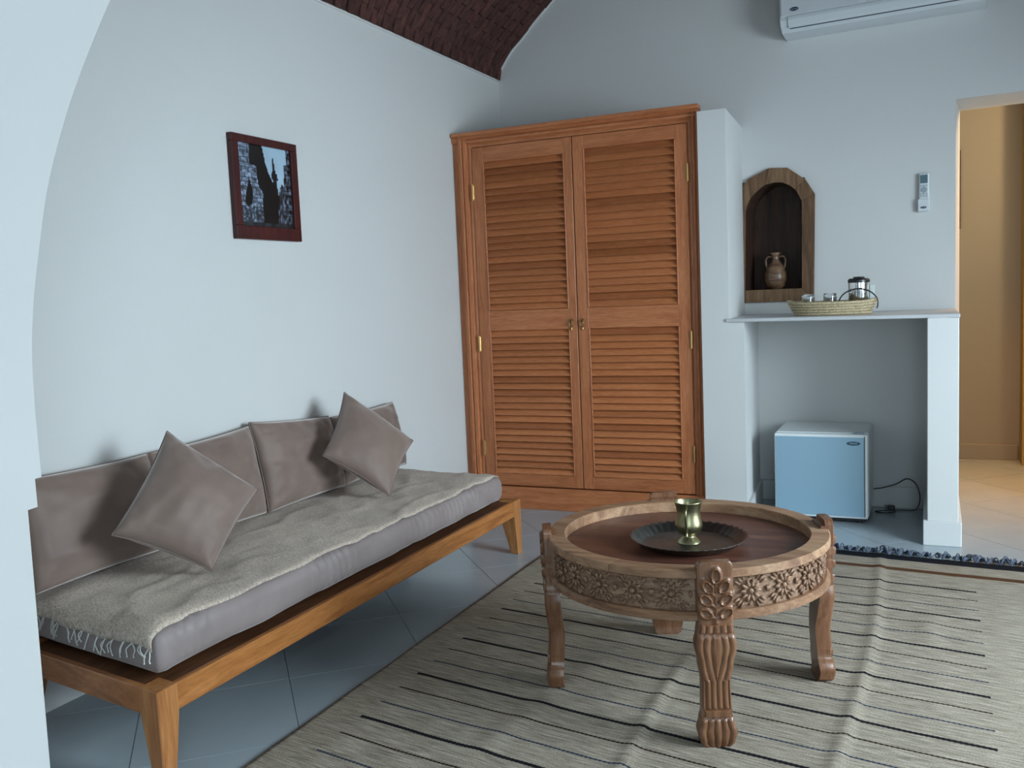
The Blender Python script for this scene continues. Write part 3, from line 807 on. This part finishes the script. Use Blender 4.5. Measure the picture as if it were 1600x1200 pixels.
# ================================================================== PICTURE
pc = thing('framed_photograph', 'dark red framed black and white photograph of ruined walls and a minaret above the bench', 'picture', (-2.75, 3.40, 1.638))
bm = bmesh.new()
Yo0, Yo1, Zo0, Zo1 = 3.186, 3.632, 1.640, 2.090; Yi0, Yi1, Zi0, Zi1 = 3.228, 3.588, 1.698, 2.056
for a, b_, c, d in ((Yo0, Yo1, Zo0, Zi0), (Yo0, Yo1, Zi1, Zo1), (Yo0, Yi0, Zi0, Zi1), (Yi1, Yo1, Zi0, Zi1)):
    box(bm, -2.749, -2.722, a, b_, c, d, 0.002)
obj('frame', bm, M['mahogany'], pc)
def photo():
    nx, ny = 72, 72
    def inpoly(x, y, P):
        c = False; j = len(P)-1
        for i in range(len(P)):
            if (P[i][1] > y) != (P[j][1] > y) and x < (P[j][0]-P[i][0])*(y-P[i][1])/(P[j][1]-P[i][1])+P[i][0]: c = not c
            j = i
        return c
    dark1 = [(0.24, 1.01), (0.47, 1.01), (0.52, 0.80), (0.58, 0.66), (0.66, 0.55), (0.72, 0.42), (0.80, 0.38), (0.80, 0.0), (0.42, 0.0), (0.44, 0.42), (0.36, 0.52), (0.34, 0.74), (0.22, 0.76)]
    lwall = [(0, 1.01), (0.24, 1.01), (0.22, 0.76), (0.34, 0.74), (0.36, 0.52), (0.44, 0.42), (0.42, 0.0), (0, 0)]
    door_ = [(0.10, 0.30), (0.20, 0.60), (0.25, 0.46), (0.24, 0.28), (0.16, 0.24)]
    rt = [(0.93, 1.01), (1.01, 1.01), (1.01, 0), (0.70, 0.0), (0.76, 0.48), (0.82, 0.56), (0.86, 0.52), (0.88, 0.80), (0.93, 0.82)]
    tower = [(0.665, 0.92), (0.69, 0.80), (0.705, 0.69), (0.74, 0.68), (0.745, 0.60), (0.715, 0.585), (0.745, 0.40), (0.66, 0.44), (0.655, 0.60), (0.625, 0.61), (0.625, 0.68), (0.645, 0.70)]
    bm = bmesh.new(); cl = bm.loops.layers.color.new('Col'); V = []
    for i in range(nx+1):
        V.append([bm.verts.new((-2.736, Yi0-0.002+(Yi1-Yi0+0.004)*i/nx, Zi0-0.002+(Zi1-Zi0+0.004)*j/ny)) for j in range(ny+1)])
    for i in range(nx):
        for j in range(ny):
            x = (i+0.5)/nx; y = (j+0.5)/ny
            g_ = 0.42+0.05*nz(x*4, y*4)                    # sky
            g_ *= 1.7; col = (g_*0.86, g_*1.0, g_*1.10)
            if inpoly(x, y, tower): g_ = 0.10+0.05*nz(x*30, y*30); col = (g_*0.8, g_, g_*1.1)
            if inpoly(x, y, lwall):
                g_ = 0.50+0.25*nz(x*12, y*14)
                row = int(y*17); fx = (x*8+0.5*(row % 2)) % 1; fy_ = (y*17) % 1
                if fx < 0.12 or fy_ < 0.2: g_ *= 0.62
                g_ *= 1+0.5*nz(x*30, y*34)
                if y < 0.25: g_ = 0.15+0.75*abs(nz(x*20, y*20))
                col = (g_*0.85, g_*0.95, g_*1.1)
            if inpoly(x, y, dark1): g_ = 0.045+0.02*abs(nz(x*20, y*20)); col = (g_, g_, g_*1.1)
            if inpoly(x, y, door_): col = (0.03, 0.03, 0.035)
            if inpoly(x, y, rt):
                g_ = 0.28+0.4*nz(x*22, y*16)
                if ((y*19) % 1) < 0.2: g_ *= 0.6
                if x < 0.82 and y < 0.5: g_ = 0.10+0.75*abs(nz(x*24, y*9))
                g_ = max(0.02, g_); col = (g_*0.85, g_*0.95, g_*1.1)
            if y < 0.05: g_ = 0.16+0.1*nz(x*9, 2); col = (g_*0.9, g_, g_*1.1)
            f = bm.faces.new((V[i][j], V[i+1][j], V[i+1][j+1], V[i][j+1]))
            for l in f.loops: l[cl] = (*[max(0.0, min(1, k)) for k in col], 1)
    return bm
obj('print', photo(), M['print'], pc, label='black and white photograph', fix=True)

# hall picture, only its edge shows past the jamb
pp = thing('hall_picture', 'dark red picture frame edge on the hall wall beyond the opening', 'picture', (-0.05, 7.52, 1.68))
bm = bmesh.new()
for a, b_, c, d in ((-0.30, 0.172, 1.68, 1.72), (-0.30, 0.172, 2.20, 2.24), (-0.30, -0.26, 1.72, 2.20), (0.132, 0.172, 1.72, 2.20)):
    box(bm, a, b_, 7.50, 7.529, c, d, 0.002)
obj('frame', bm, M['mahogany'], pp)
bm = bmesh.new(); box(bm, -0.265, 0.137, 7.515, 7.527, 1.715, 2.205); obj('print', bm, M['groove'], pp)

# ================================================================== BENCH
def ys(x, base): return base + (-1.975-x)*0.17       # skewed near end
bn = thing('daybed_bench', 'low wooden bench frame with tapered legs along the left wall', 'bench', (-2.35, 3.1, 0))
ZT, ZB = 0.285, 0.205
def quadrail(name, p, mat, z0, z1, bv=0.003):
    bm = bmesh.new(); hexa(bm, [(x, y, z0) for x, y in p]+[(x, y, z1) for x, y in p], bv); return obj(name, bm, mat, bn)
quadrail('front_rail', [(-1.996, 1.915), (-1.972, 1.91), (-1.972, 4.27), (-1.996, 4.27)], M['bench'], ZB, ZT)
quadrail('back_rail', [(-2.74, 2.04), (-2.70, 2.04), (-2.70, 4.27), (-2.74, 4.27)], M['bench'], ZB, ZT)
quadrail('end_rail', [(-2.74, ys(-2.74, 1.842)), (-2.02, ys(-2.02, 1.842)), (-2.02, ys(-2.02, 1.866)), (-2.74, ys(-2.74, 1.866))], M['bench_x'], ZB, ZT)
quadrail('end_rail', [(-2.74, 4.275), (-2.02, 4.275), (-2.02, 4.325), (-2.74, 4.325)], M['bench_x'], ZB, ZT)
quadrail('support_board', [(-2.70, ys(-2.7, 1.867)), (-1.997, ys(-1.997, 1.867)), (-1.997, 4.275), (-2.70, 4.275)], M['bench_shade'], ZB+0.03, ZT-0.004, 0)
def leg(xo, yo, sx, sy, sk=0.0):
    """outer corner (xo,yo), tapering towards it at the foot"""
    bm = bmesh.new(); rings = []
    for z, wx, wy in ((0.0, 0.045, 0.048), (0.20, 0.085, 0.078), (0.287, 0.085, 0.078)):
        pts = [(xo, yo), (xo+sx*wx, yo), (xo+sx*wx, yo+sy*wy), (xo, yo+sy*wy)]
        rings.append([bm.verts.new((x, y+(xo-x)*sk, z)) for x, y in pts])
    for a, b_ in zip(rings, rings[1:]):
        for i in range(4): bm.faces.new((a[i], a[(i+1) % 4], b_[(i+1) % 4], b_[i]))
    bm.faces.new(rings[0]); bm.faces.new(rings[-1])
    bmesh.ops.bevel(bm, geom=list(bm.edges), offset=0.003, segments=1, affect='EDGES')
    return obj('leg', bm, M['bench_v'], bn)
leg(-1.968, 1.836, -1, 1, 0.17); leg(-1.968, 4.34, -1, -1); leg(-2.742, 1.97, 1, 1); leg(-2.742, 4.33, 1, -1)

# mattress
def superbox(x0, x1, ynear, y1, z0, z1, nx, ny, nzz, rr=0.045):
    """rounded lumpy box; ynear is a function of x"""
    bm = bmesh.new(); bmesh.ops.create_cube(bm, size=2.0)
    # build as 6 grids via subdivision of a cube lattice
    bm.free(); bm = bmesh.new()
    idx = {}
    def vert(i, j, k):
        key = (i, j, k)
        if key in idx: return idx[key]
        hx, hz = (x1-x0)/2, (z1-z0)/2
        x = x0+(x1-x0)*i/nx; z = z0+(z1-z0)*k/nzz
        yn = ynear(x); y = yn+(y1-yn)*j/ny
        # round the corners (distance to inner box)
        cx = min(max(x, x0+rr), x1-rr); cz = min(max(z, z0+rr), z1-rr); cy = min(max(y, yn+rr), y1-rr)
        d = Vector((x-cx, y-cy, z-cz))
        if d.length > 1e-9:
            m_ = max(abs(d.x), abs(d.y), abs(d.z)); d = d.normalized()*m_
        p = Vector((cx, cy, cz))+d
        idx[key] = bm.verts.new(p); return idx[key]
    def quad(a, b_, c, d): bm.faces.new((a, b_, c, d))
    for i in range(nx):
        for j in range(ny):
            for k in (0, nzz): quad(vert(i, j, k), vert(i+1, j, k), vert(i+1, j+1, k), vert(i, j+1, k))
    for i in range(nx):
        for k in range(nzz):
            for j in (0, ny): quad(vert(i, j, k), vert(i+1, j, k), vert(i+1, j, k+1), vert(i, j, k+1))
    for j in range(ny):
        for k in range(nzz):
            for i in (0, nx): quad(vert(i, j, k), vert(i, j+1, k), vert(i, j+1, k+1), vert(i, j, k+1))
    return bm
mx1 = -2.022
bm = superbox(-2.735, mx1, lambda x: ys(x, 1.888), 4.235, 0.292, 0.432, 22, 240, 12, 0.040)
bm.normal_update()
mv = [(v, v.normal.copy()) for v in bm.verts]
for v, nn in mv:
    side = max(0, nn.x)
    v.co.z -= 0.016*(0.5+0.5*nz(v.co.y*2.2, 3)) * (1 if v.co.z < 0.34 else 0.0) * (-0.4)
    wv = 0
    if side > 0.2:
        # vertical gathers on the front face, in clusters
        cl_ = max(0, nz(v.co.y*3.1, 7.3)+0.12)*2.2
        wv = 0.0055*cl_*max(0.0, min(1.0, (v.co.z-0.31)/0.05))*math.sin(v.co.y*150+6*nz(v.co.y*6, v.co.z*9)+v.co.z*18)
        wv += 0.010*nz(v.co.y*4, v.co.z*10, 2)
        zt = (v.co.z-0.362)/0.07; wv += 0.010*(1-zt*zt)
    wv += 0.004*nz(v.co.x*9, v.co.y*9, v.co.z*9)
    v.co += nn*wv
mt = obj('bench_mattress', bm, M['velvet_m'], origin=(-2.38, 3.1, 0.285), smooth=True)
tag(mt, 'long taupe velvet mattress lying on the wooden bench', 'mattress')

# throw blanket
def front_x(y):
    return -2.028 + 0.012*nz(y*3.2, 5) + 0.005*nz(y*14, 9)
NY, NX, ND = 150, 40, 7
bm = bmesh.new(); rows = []
def top_z(x, y):
    z = 0.4385 + 0.0055*nz(x*6, y*6, 1) + 0.004*nz(x*17, y*12, 4)
    rdg = 1-abs(nz(x*4.5+0.7*y, y*3.3, 8))*3.2
    z += 0.008*max(0, rdg)**2
    return z
for j in range(-ND, NY+1):
    row = []
    for i in range(NX+1):
        fi = i/NX
        yy = max(j, 0)/NY
        x_b = -2.722
        xf = front_x(ys(-2.0, 1.89)+yy*2.33)
        x = x_b+(xf-x_b)*fi
        yn = ys(x, 1.915)
        y = yn+(4.215-yn)*yy
        z = top_z(x, y)
        # roll down over the front edge
        fd = max(0.0, (x-(-2.065))/0.04); z -= 0.010*min(1, fd)**2
        fe = max(0.0, (0.04-(y-yn))/0.04) if j >= 0 else 1.0
        z -= 0.008*fe**2
        if j < 0:
            t = -j/ND; y = yn-0.036*math.sin(min(1, t*1.6)*PI/2)-0.004*nz(x*12, 3); z = z - 0.050*t**1.4
        fy2 = max(0.0, (y-4.17)/0.045); z -= 0.006*min(1, fy2)**2
        row.append(bm.verts.new((x, y, z)))
    rows.append(row)
for a, b_ in zip(rows, rows[1:]):
    for i in range(NX): bm.faces.new((a[i], a[i+1], b_[i+1], b_[i]))
edge = [v.co.copy() for v in rows[0]]
tw = obj('throw_blanket', bm, M['throw'], origin=(-2.38, 3.1, 0.438), smooth=True); solid(tw, 0.004, 0)
tag(tw, 'woven grey beige throw with cream tassels spread over the mattress', 'blanket')
for k in range(17):
    f = 0.02+0.96*k/16+random.uniform(-0.012, 0.012); p = edge[0].lerp(edge[-1], f); i0 = int(f*NX); p = edge[i0].lerp(edge[min(NX, i0+1)], f*NX-i0)
    for q_ in range(2):
        L = random.uniform(0.030, 0.052); sx = random.uniform(-0.016, 0.016); sw = random.uniform(-0.012, 0.012)
        bm = bmesh.new()
        P = catmull([p+Vector((q_*0.004, 0, 0.002)), p+Vector((sx*0.5+sw, -0.007, -L*0.4)), p+Vector((sx, -0.008, -L*0.8)), p+Vector((sx*1.4-sw*0.4, -0.006, -L))], 3)
        tube(bm, P, 0.0022, 6, radii=[0.0019]*(len(P)-2)+[0.0028, 0.0026]); obj('tassel', bm, M['tassel'], tw, smooth=True)

# ================================================================== CUSHIONS
def cushion(P, T, n=30, pin=0.07, wr=0.004, seed=0, sharp=0.42, sag=0.0):
    P = [Vector(p) for p in P]
    nrm = (P[1]-P[0]).cross(P[3]-P[0]).normalized()
    bm = bmesh.new(); grid = {}
    bd = []
    for s in (1, -1):
        for i in range(n+1):
            for j in range(n+1):
                if s == -1 and (i in (0, n) or j in (0, n)): grid[(s, i, j)] = grid[(1, i, j)]; continue
                u = -math.cos(PI*i/n)*0.55+(2*i/n-1)*0.45; v = -math.cos(PI*j/n)*0.55+(2*j/n-1)*0.45
                uu = u*(1-pin*(1-v*v)); vv_ = v*(1-pin*(1-u*u))
                a, b_ = (uu+1)/2, (vv_+1)/2
                p = P[0]*(1-a)*(1-b_)+P[1]*a*(1-b_)+P[2]*a*b_+P[3]*(1-a)*b_
                h = T/2*(max(0, (1-u*u))*max(0, (1-v*v)))**sharp
                ed = 1-min(1-abs(u), 1-abs(v))
                # gathers fanning from the seams
                w_ = wr*(nz(u*3.1+seed, v*3.3, s*2)+0.6*ed*nz(u*9+seed, v*3, 5)+0.6*ed*nz(u*3, v*9+seed, 9))
                h += w_*min(1, (1-abs(u))*6)*min(1, (1-abs(v))*6)*2
                z = -sag*(1-u*u)*(1-v*v)
                grid[(s, i, j)] = bm.verts.new(p+nrm*s*h+Vector((0, 0, z)))
    for s in (1, -1):
        for i in range(n):
            for j in range(n):
                q = [grid[(s, i, j)], grid[(s, i+1, j)], grid[(s, i+1, j+1)], grid[(s, i, j+1)]]
                bm.faces.new(q if s == 1 else q[::-1])
    for i in range(n): bd.append(grid[(1, i, 0)].co.copy())
    for j in range(n): bd.append(grid[(1, n, j)].co.copy())
    for i in range(n, 0, -1): bd.append(grid[(1, i, n)].co.copy())
    for j in range(n, 0, -1): bd.append(grid[(1, 0, j)].co.copy())
    return bm, bd
def add_cushion(name, P, T, label, group, cat='cushion', **kw):
    c = sum((Vector(p) for p in P), Vector())/4; c.z = min(Vector(p).z for p in P)
    bm, bd = cushion(P, T, **kw)
    o = obj(name, bm, M['velvet'], origin=c, smooth=True); tag(o, label, cat, group)
    bm = bmesh.new(); closed_tube(bm, bd, 0.0028, 6); obj('piping', bm, M['pipe'], o, smooth=True)
    return o
bl = ['taupe velvet back cushion half hidden by the arch pier, at the bench\'s near end', 'taupe velvet back cushion just behind the tilted cushion near the arch',
      'taupe velvet back cushion in the middle with wrinkled left edge and pale sheen', 'taupe velvet back cushion nearest the wardrobe, behind the second tilted cushion']
yb = [(1.99, 2.568, 0.822, 0.812), (2.572, 3.142, 0.812, 0.832), (3.146, 3.722, 0.846, 0.795), (3.728, 4.315, 0.785, 0.790)]
for k, (a, b_, za, zb) in enumerate(yb):
    fx = -2.635 if k != 2 else -2.625
    add_cushion('back_cushion', [(fx, a, 0.452), (fx, b_, 0.452), (-2.702, b_, zb), (-2.702, a, za)], 0.145, bl[k], 'velvet back cushions along the wall', seed=k*11.3, wr=0.006, pin=0.035, sharp=0.36)
add_cushion('scatter_cushion', [(-2.235, 2.365, 0.458), (-2.275, 2.675, 0.672), (-2.485, 2.462, 0.918), (-2.455, 2.158, 0.620)], 0.19,
            'tilted square velvet cushion standing on its corner, the one closer to the arch', 'square cushions standing on a corner', seed=40, pin=0.065, sharp=0.5, wr=0.005)
add_cushion('scatter_cushion', [(-2.262, 3.545, 0.458), (-2.335, 3.900, 0.655), (-2.550, 3.652, 0.922), (-2.495, 3.378, 0.665)], 0.17,
            'tilted square velvet cushion standing on its corner, the one closer to the wardrobe', 'square cushions standing on a corner', seed=51, pin=0.075, sharp=0.5, wr=0.003)

# ================================================================== RUG
def rug_shear(v): 
    if v < 3.6: return 0.16
    return 0.16-0.07*min(1, (v-3.6)/1.0)
def rug_z(u, v):
    z = 0.009+0.0015*nz(u*5, v*5)
    r1 = -0.225+0.02*math.sin(v*2.2)-0.03*(3.6-v)*0.3
    a1 = 0.009*(1 if 2.3 < v < 4.4 else max(0, 1-min(abs(v-2.3), abs(v-4.4))*1.5))
    z += a1*math.exp(-((u-r1)/(0.016 if u > r1 else 0.026))**2)
    r2 = -0.805+0.012*math.sin(v*4)
    a2 = 0.0085*(1 if 1.6 < v < 2.85 else max(0, 1-min(abs(v-1.6), abs(v-2.85))*2.2))
    z += a2*math.exp(-((u-r2)/(0.016 if u > r2 else 0.026))**2)
    r3 = -1.16+0.14*(v-2.6); a3 = 0.006*math.exp(-((v-2.45)/0.55)**2)
    z += a3*math.exp(-((u-r3)/0.05)**2)
    z += 0.010*math.exp(-((u+0.02)/0.05)**2)*math.exp(-((v-3.75)/0.12)**2)
    return z
bm = bmesh.new(); uvl = bm.loops.layers.uv.new('UVMap'); NU, NV = 150, 130; u0_, u1_, v0_, v1_ = -1.838, 0.62, 1.55, 4.745; V = []; UV = {}
for i in range(NU+1):
    col = []
    for j in range(NV+1):
        u = u0_+(u1_-u0_)*i/NU; v = v0_+(v1_-v0_)*j/NV
        x = u+0.004*nz(v*3, 2) if i in (0, NU) else u; y = v-rug_shear(v)*u
        vt = bm.verts.new((x, y, rug_z(u, v))); UV[vt] = (u, v); col.append(vt)
    V.append(col)
for i in range(NU):
    for j in range(NV):
        f = bm.faces.new((V[i][j], V[i+1][j], V[i+1][j+1], V[i][j+1]))
        for l in f.loops: l[uvl].uv = UV[l.vert]
rug = obj('striped_rug', bm, M['rug'], origin=(-0.6, 3.2, 0), smooth=True); solid(rug, 0.0065, -1)
tag(rug, 'large beige wool rug with thin dark stripes and a black end band', 'rug')
for k in range(52):
    u = -1.81+2.42*k/51+random.uniform(-0.01, 0.01); v = v1_; y = v-rug_shear(v)*u; bm = bmesh.new()
    big = random.uniform(0.7, 1.25)
    for q_ in range(9):
        a = random.uniform(-1.0, 1.0); L = 0.058*big*random.uniform(0.6, 1); hgt = 0.032*big*random.uniform(0.4, 1.1)
        P = catmull([(u, y-0.004, 0.008), (u+math.sin(a)*L*0.5, y+L*0.4, hgt+0.006), (u+math.sin(a)*L, y+L*0.9, hgt*0.7), (u+math.sin(a)*L*0.8, y+L*1.05, 0.004)], 2)
        tube(bm, P, 0.0035, 4)
    obj('tassel', bm, M['slate'], rug, smooth=True)

# ================================================================== ROUND TABLE
TC = Vector((-0.765, 3.022, 0)); LA = [math.radians(a) for a in (294, 22, 114, 203)]
tb = thing('round_coffee_table', 'low round carved wooden coffee table with recessed top standing on the rug', 'table', TC)
def TP(a, r, z): return Vector((TC.x+r*math.cos(a), TC.y+r*math.sin(a), z))
bm = bmesh.new(); lathe(bm, [(0, 0.488), (0.409, 0.488), (0.409, 0.499), (0, 0.499)], TC, 72)
autosmooth(obj('tabletop', bm, M['old_top'], tb, label='dark reddish recessed top'))
# rim in six curved planks
cuts = [math.radians(a) for a in (255, 338, 18, 98, 168, 205, 255)]
for a0, a1 in zip(cuts, cuts[1:]):
    if a1 < a0: a1 += 2*PI
    bm = bmesh.new()
    lathe(bm, [(0.406, 0.485), (0.404, 0.533), (0.407, 0.536), (0.462, 0.536), (0.466, 0.532), (0.466, 0.512), (0.460, 0.508), (0.438, 0.508), (0.438, 0.485)], TC, max(6, int((a1-a0)*16)), a0+0.002, a1-0.002, closed_prof=True)
    autosmooth(obj('rim_plank', bm, M['old_rim'], tb, origin=TP((a0+a1)/2, 0.43, 0.53)))
bm = bmesh.new(); lathe(bm, [(0.413, 0.395), (0.438, 0.395), (0.440, 0.51), (0.413, 0.51)], TC, 96, closed_prof=True)
apron = obj('apron', bm, M['old_carve'], tb, smooth=False); autosmooth(apron)
bm = bmesh.new(); lathe(bm, [(0.413, 0.380), (0.452, 0.380), (0.464, 0.386), (0.464, 0.400), (0.454, 0.408), (0.436, 0.408)], TC, 96, closed_prof=True)
autosmooth(obj('apron_moulding', bm, M['old_rim'], tb, label='plain lower moulding'))
# carved flower
def flower_mesh():
    bm = bmesh.new()     # local frame: x tangential, y radial outward, z up
    ellipsoid(bm, (0, 0.009, 0), 0.0085, 0.006, 0.0085, sub=2)
    for k in range(10):
        a = 2*PI*k/10; R = Matrix.Rotation(-a, 3, 'Y'); c = R @ Vector((0.024, 0.005, 0))
        ellipsoid(bm, c, 0.0135, 0.006, 0.0055, R, 1)
    for k in range(10):
        a = 2*PI*(k+0.5)/10; R = Matrix.Rotation(-a, 3, 'Y'); c = R @ Vector((0.017, 0.003, 0)); ellipsoid(bm, c, 0.008, 0.004, 0.003, R, 1)
    for sx in (-1, 1):
        for sz in (-1, 1):
            for da in (-0.35, 0.05, 0.45):
                a = math.atan2(sz, sx)+da*0.6; R = Matrix.Rotation(-a, 3, 'Y'); c = R @ Vector((0.050, 0.003, 0))
                c.z = max(-0.043, min(0.043, c.z))
                ellipsoid(bm, c, 0.014, 0.0055, 0.004, R, 1)
        ellipsoid(bm, (sx*0.056, 0.003, 0), 0.006, 0.004, 0.012, sub=1)
    for sz in (-1, 1): ellipsoid(bm, (0, 0.003, sz*0.041), 0.004, 0.004, 0.004, sub=1)
    me = D.meshes.new('carved_flower'); bm.to_mesh(me); bm.free(); me.materials.append(M['old_carve'])
    for p in me.polygons: p.use_smooth = True
    return me
fm = flower_mesh()
for a in LA:
    for k in range(5):
        t = a+math.radians(14.6+15.2*k)
        o = link('carved_flower', fm, apron, TP(t, 0.439, 0.459)-TC); o.rotation_euler = (0, 0, t-PI/2)
# legs
def interp(z, tbl):
    for (z0, a), (z1, b_) in zip(tbl, tbl[1:]):
        if z0 <= z <= z1:
            t = (z-z0)/(z1-z0); t = t*t*(3-2*t); return a+(b_-a)*t
    return tbl[-1][1] if z > tbl[-1][0] else tbl[0][1]
LWID = [(0, 0.038), (0.012, 0.050), (0.045, 0.057), (0.075, 0.049), (0.10, 0.043), (0.19, 0.041), (0.25, 0.050), (0.305, 0.060), (0.345, 0.053), (0.368, 0.050), (0.556, 0.052)]
LOUT = [(0, 0.474), (0.03, 0.479), (0.09, 0.473), (0.18, 0.468), (0.30, 0.478), (0.36, 0.479), (0.556, 0.482)]
def relief(s, z, hw):
    x = s*hw
    def lobe(cx, cz, ang, a, b_):
        dx = x-cx; dz = z-cz; c, s_ = math.cos(ang), math.sin(ang)
        p = (dx*c+dz*s_)/a; q = (-dx*s_+dz*c)/b_; r = math.hypot(p, q)
        st = 0.0
        if p < 0:   # stroke running back down to the stem
            st = 0.007*math.exp(-(q*b_/0.0045)**2)*(1 if p > -2.2 and abs(x) < abs(cx)+0.02 and x*cx >= -1e-6 and cx != 0 else 0)
        if r > 1.3: return st
        return max(st*(r > 0.95), 0.0095*math.exp(-((r-0.84)/0.20)**2) + 0.001)
    h = 0.0
    if 0.374 < z < 0.545:
        h = max(h, lobe(0, 0.516, PI/2, 0.024, 0.0155))
        for cz, cx, an in ((0.484, 0.0235, 0.95), (0.446, 0.0295, 0.72), (0.405, 0.0295, 0.50)):
            h = max(h, lobe(cx, cz, an, 0.0225, 0.0145), lobe(-cx, cz, PI-an, 0.0225, 0.0145))
        if z < 0.50: h = max(h, 0.006*math.exp(-(x/0.006)**2))
    elif 0.347 < z <= 0.370: h = 0.002+0.006*abs(math.sin((s*2.5+0.5)*PI*1.0))**0.6 if abs(s) < 0.9 else 0
    elif 0.112 < z < 0.340:
        k = 1.0; ph = s*2.5
        if z > 0.20:
            wv = (z-0.20)/0.14; cw = 0.30*math.sin(min(1, wv)*PI*0.75)
            if abs(s) < cw: h = 0.0055*math.cos(s/cw*PI/2)**0.6
            else: h = 0.0055*abs(math.sin((abs(s)-cw)/(1-cw)*PI*2))**0.7
        else: h = 0.0055*abs(math.sin(ph*PI))**0.7
        h *= min(1, (0.340-z)/0.01, (z-0.112)/0.008)
    elif 0.092 < z <= 0.110: h = 0.008 if abs(s) < 0.82 else 0
    elif z <= 0.088: h = 0.0065*abs(math.cos(s*2.5*PI))**0.7*min(1, (0.088-z)/0.008)
    return h*min(1, (1-abs(s))/0.06)
def leg_mesh():
    bm = bmesh.new(); nzv, nw = 190, 44; front = []; back = []
    zt = 0.556
    for j in range(nzv+1):
        z = zt*j/nzv; hw = interp(z, LWID); ro = interp(z, LOUT)
        if z > 0.540: hw -= 0.010*((z-0.540)/0.016)**2
        row = []
        for i in range(nw+1):
            s = -1+2*i/nw; row.append(bm.verts.new((s*hw, ro+relief(s, z, hw)-0.004*abs(s)**6, z)))
        front.append(row)
        th_ = 0.048 if z < 0.37 else (0.044 if z < 0.537 else 0.030)
        back.append([bm.verts.new((-hw, ro-th_, z)), bm.verts.new((hw, ro-th_, z))])
    for j in range(nzv):
        for i in range(nw): bm.faces.new((front[j][i], front[j][i+1], front[j+1][i+1], front[j+1][i]))
        bm.faces.new((back[j][0], front[j][0], front[j+1][0], back[j+1][0]))
        bm.faces.new((front[j][nw], back[j][1], back[j+1][1], front[j+1][nw]))
        bm.faces.new((back[j][1], back[j][0], back[j+1][0], back[j+1][1]))
    bm.faces.new(front[0]+back[0][::-1]); bm.faces.new(front[-1][::-1]+back[-1])
    bmesh.ops.recalc_face_normals(bm, faces=bm.faces)
    me = D.meshes.new('leg'); bm.to_mesh(me); bm.free(); me.materials.append(M['old_leg'])
    return me
lm = leg_mesh()
for i, a in enumerate(LA):
    o = link('leg', lm, tb, (0, 0, 0.008)); o.rotation_euler = (0, 0, a-PI/2)
    if i == 0: autosmooth(o, 50)

# tray and tankard
tc2 = Vector((-0.742, 2.975, 0.4995))
bm = bmesh.new()
def flute(a, j, r, z):
    if j in (3, 4, 5, 6): r += 0.0028*math.cos(a*40); z += 0.0016*math.cos(a*40)*(1 if j in (4, 5) else 0)
    return r, z
lathe(bm, [(0, 0.001), (0.150, 0.001), (0.158, 0.004), (0.182, 0.026), (0.192, 0.029), (0.192, 0.031), (0.180, 0.0285), (0.156, 0.007), (0.148, 0.004), (0, 0.004)], tc2, 160, mod=flute)
ty = obj('metal_tray', bm, M['tray'], origin=tc2); autosmooth(ty, 60); tag(ty, 'round dark metal tray with fluted rim on the carved table', 'tray')
gc = Vector((-0.743, 2.985, 0.5037))
tk = thing('tankard', 'tarnished brass tankard with one handle standing on the dark tray', 'tankard', gc)
bm = bmesh.new()
gp_ = catmull([(0.0, 0.0), (0.036, 0.0), (0.037, 0.004), (0.030, 0.012), (0.021, 0.020), (0.021, 0.025), (0.034, 0.034), (0.044, 0.050), (0.045, 0.064), (0.040, 0.088), (0.039, 0.108), (0.043, 0.128), (0.0455, 0.136), (0.044, 0.137), (0.037, 0.118), (0.037, 0.090), (0.041, 0.062), (0.036, 0.042), (0.0, 0.034)], 3)
lathe(bm, [(max(0, r), z) for r, z in gp_], gc, 40); autosmooth(obj('body', bm, M['tankard'], tk), 50)
bm = bmesh.new(); hd = Vector((0.10, -1, 0)).normalized()
P = [gc+hd*r+Vector((0, 0, z)) for r, z in catmull([(0.040, 0.118), (0.056, 0.120), (0.064, 0.105), (0.060, 0.078), (0.050, 0.056), (0.047, 0.040), (0.052, 0.030)], 5)]
tube(bm, P, 0.0035, 8); obj('handle', bm, M['tankard'], tk, smooth=True)
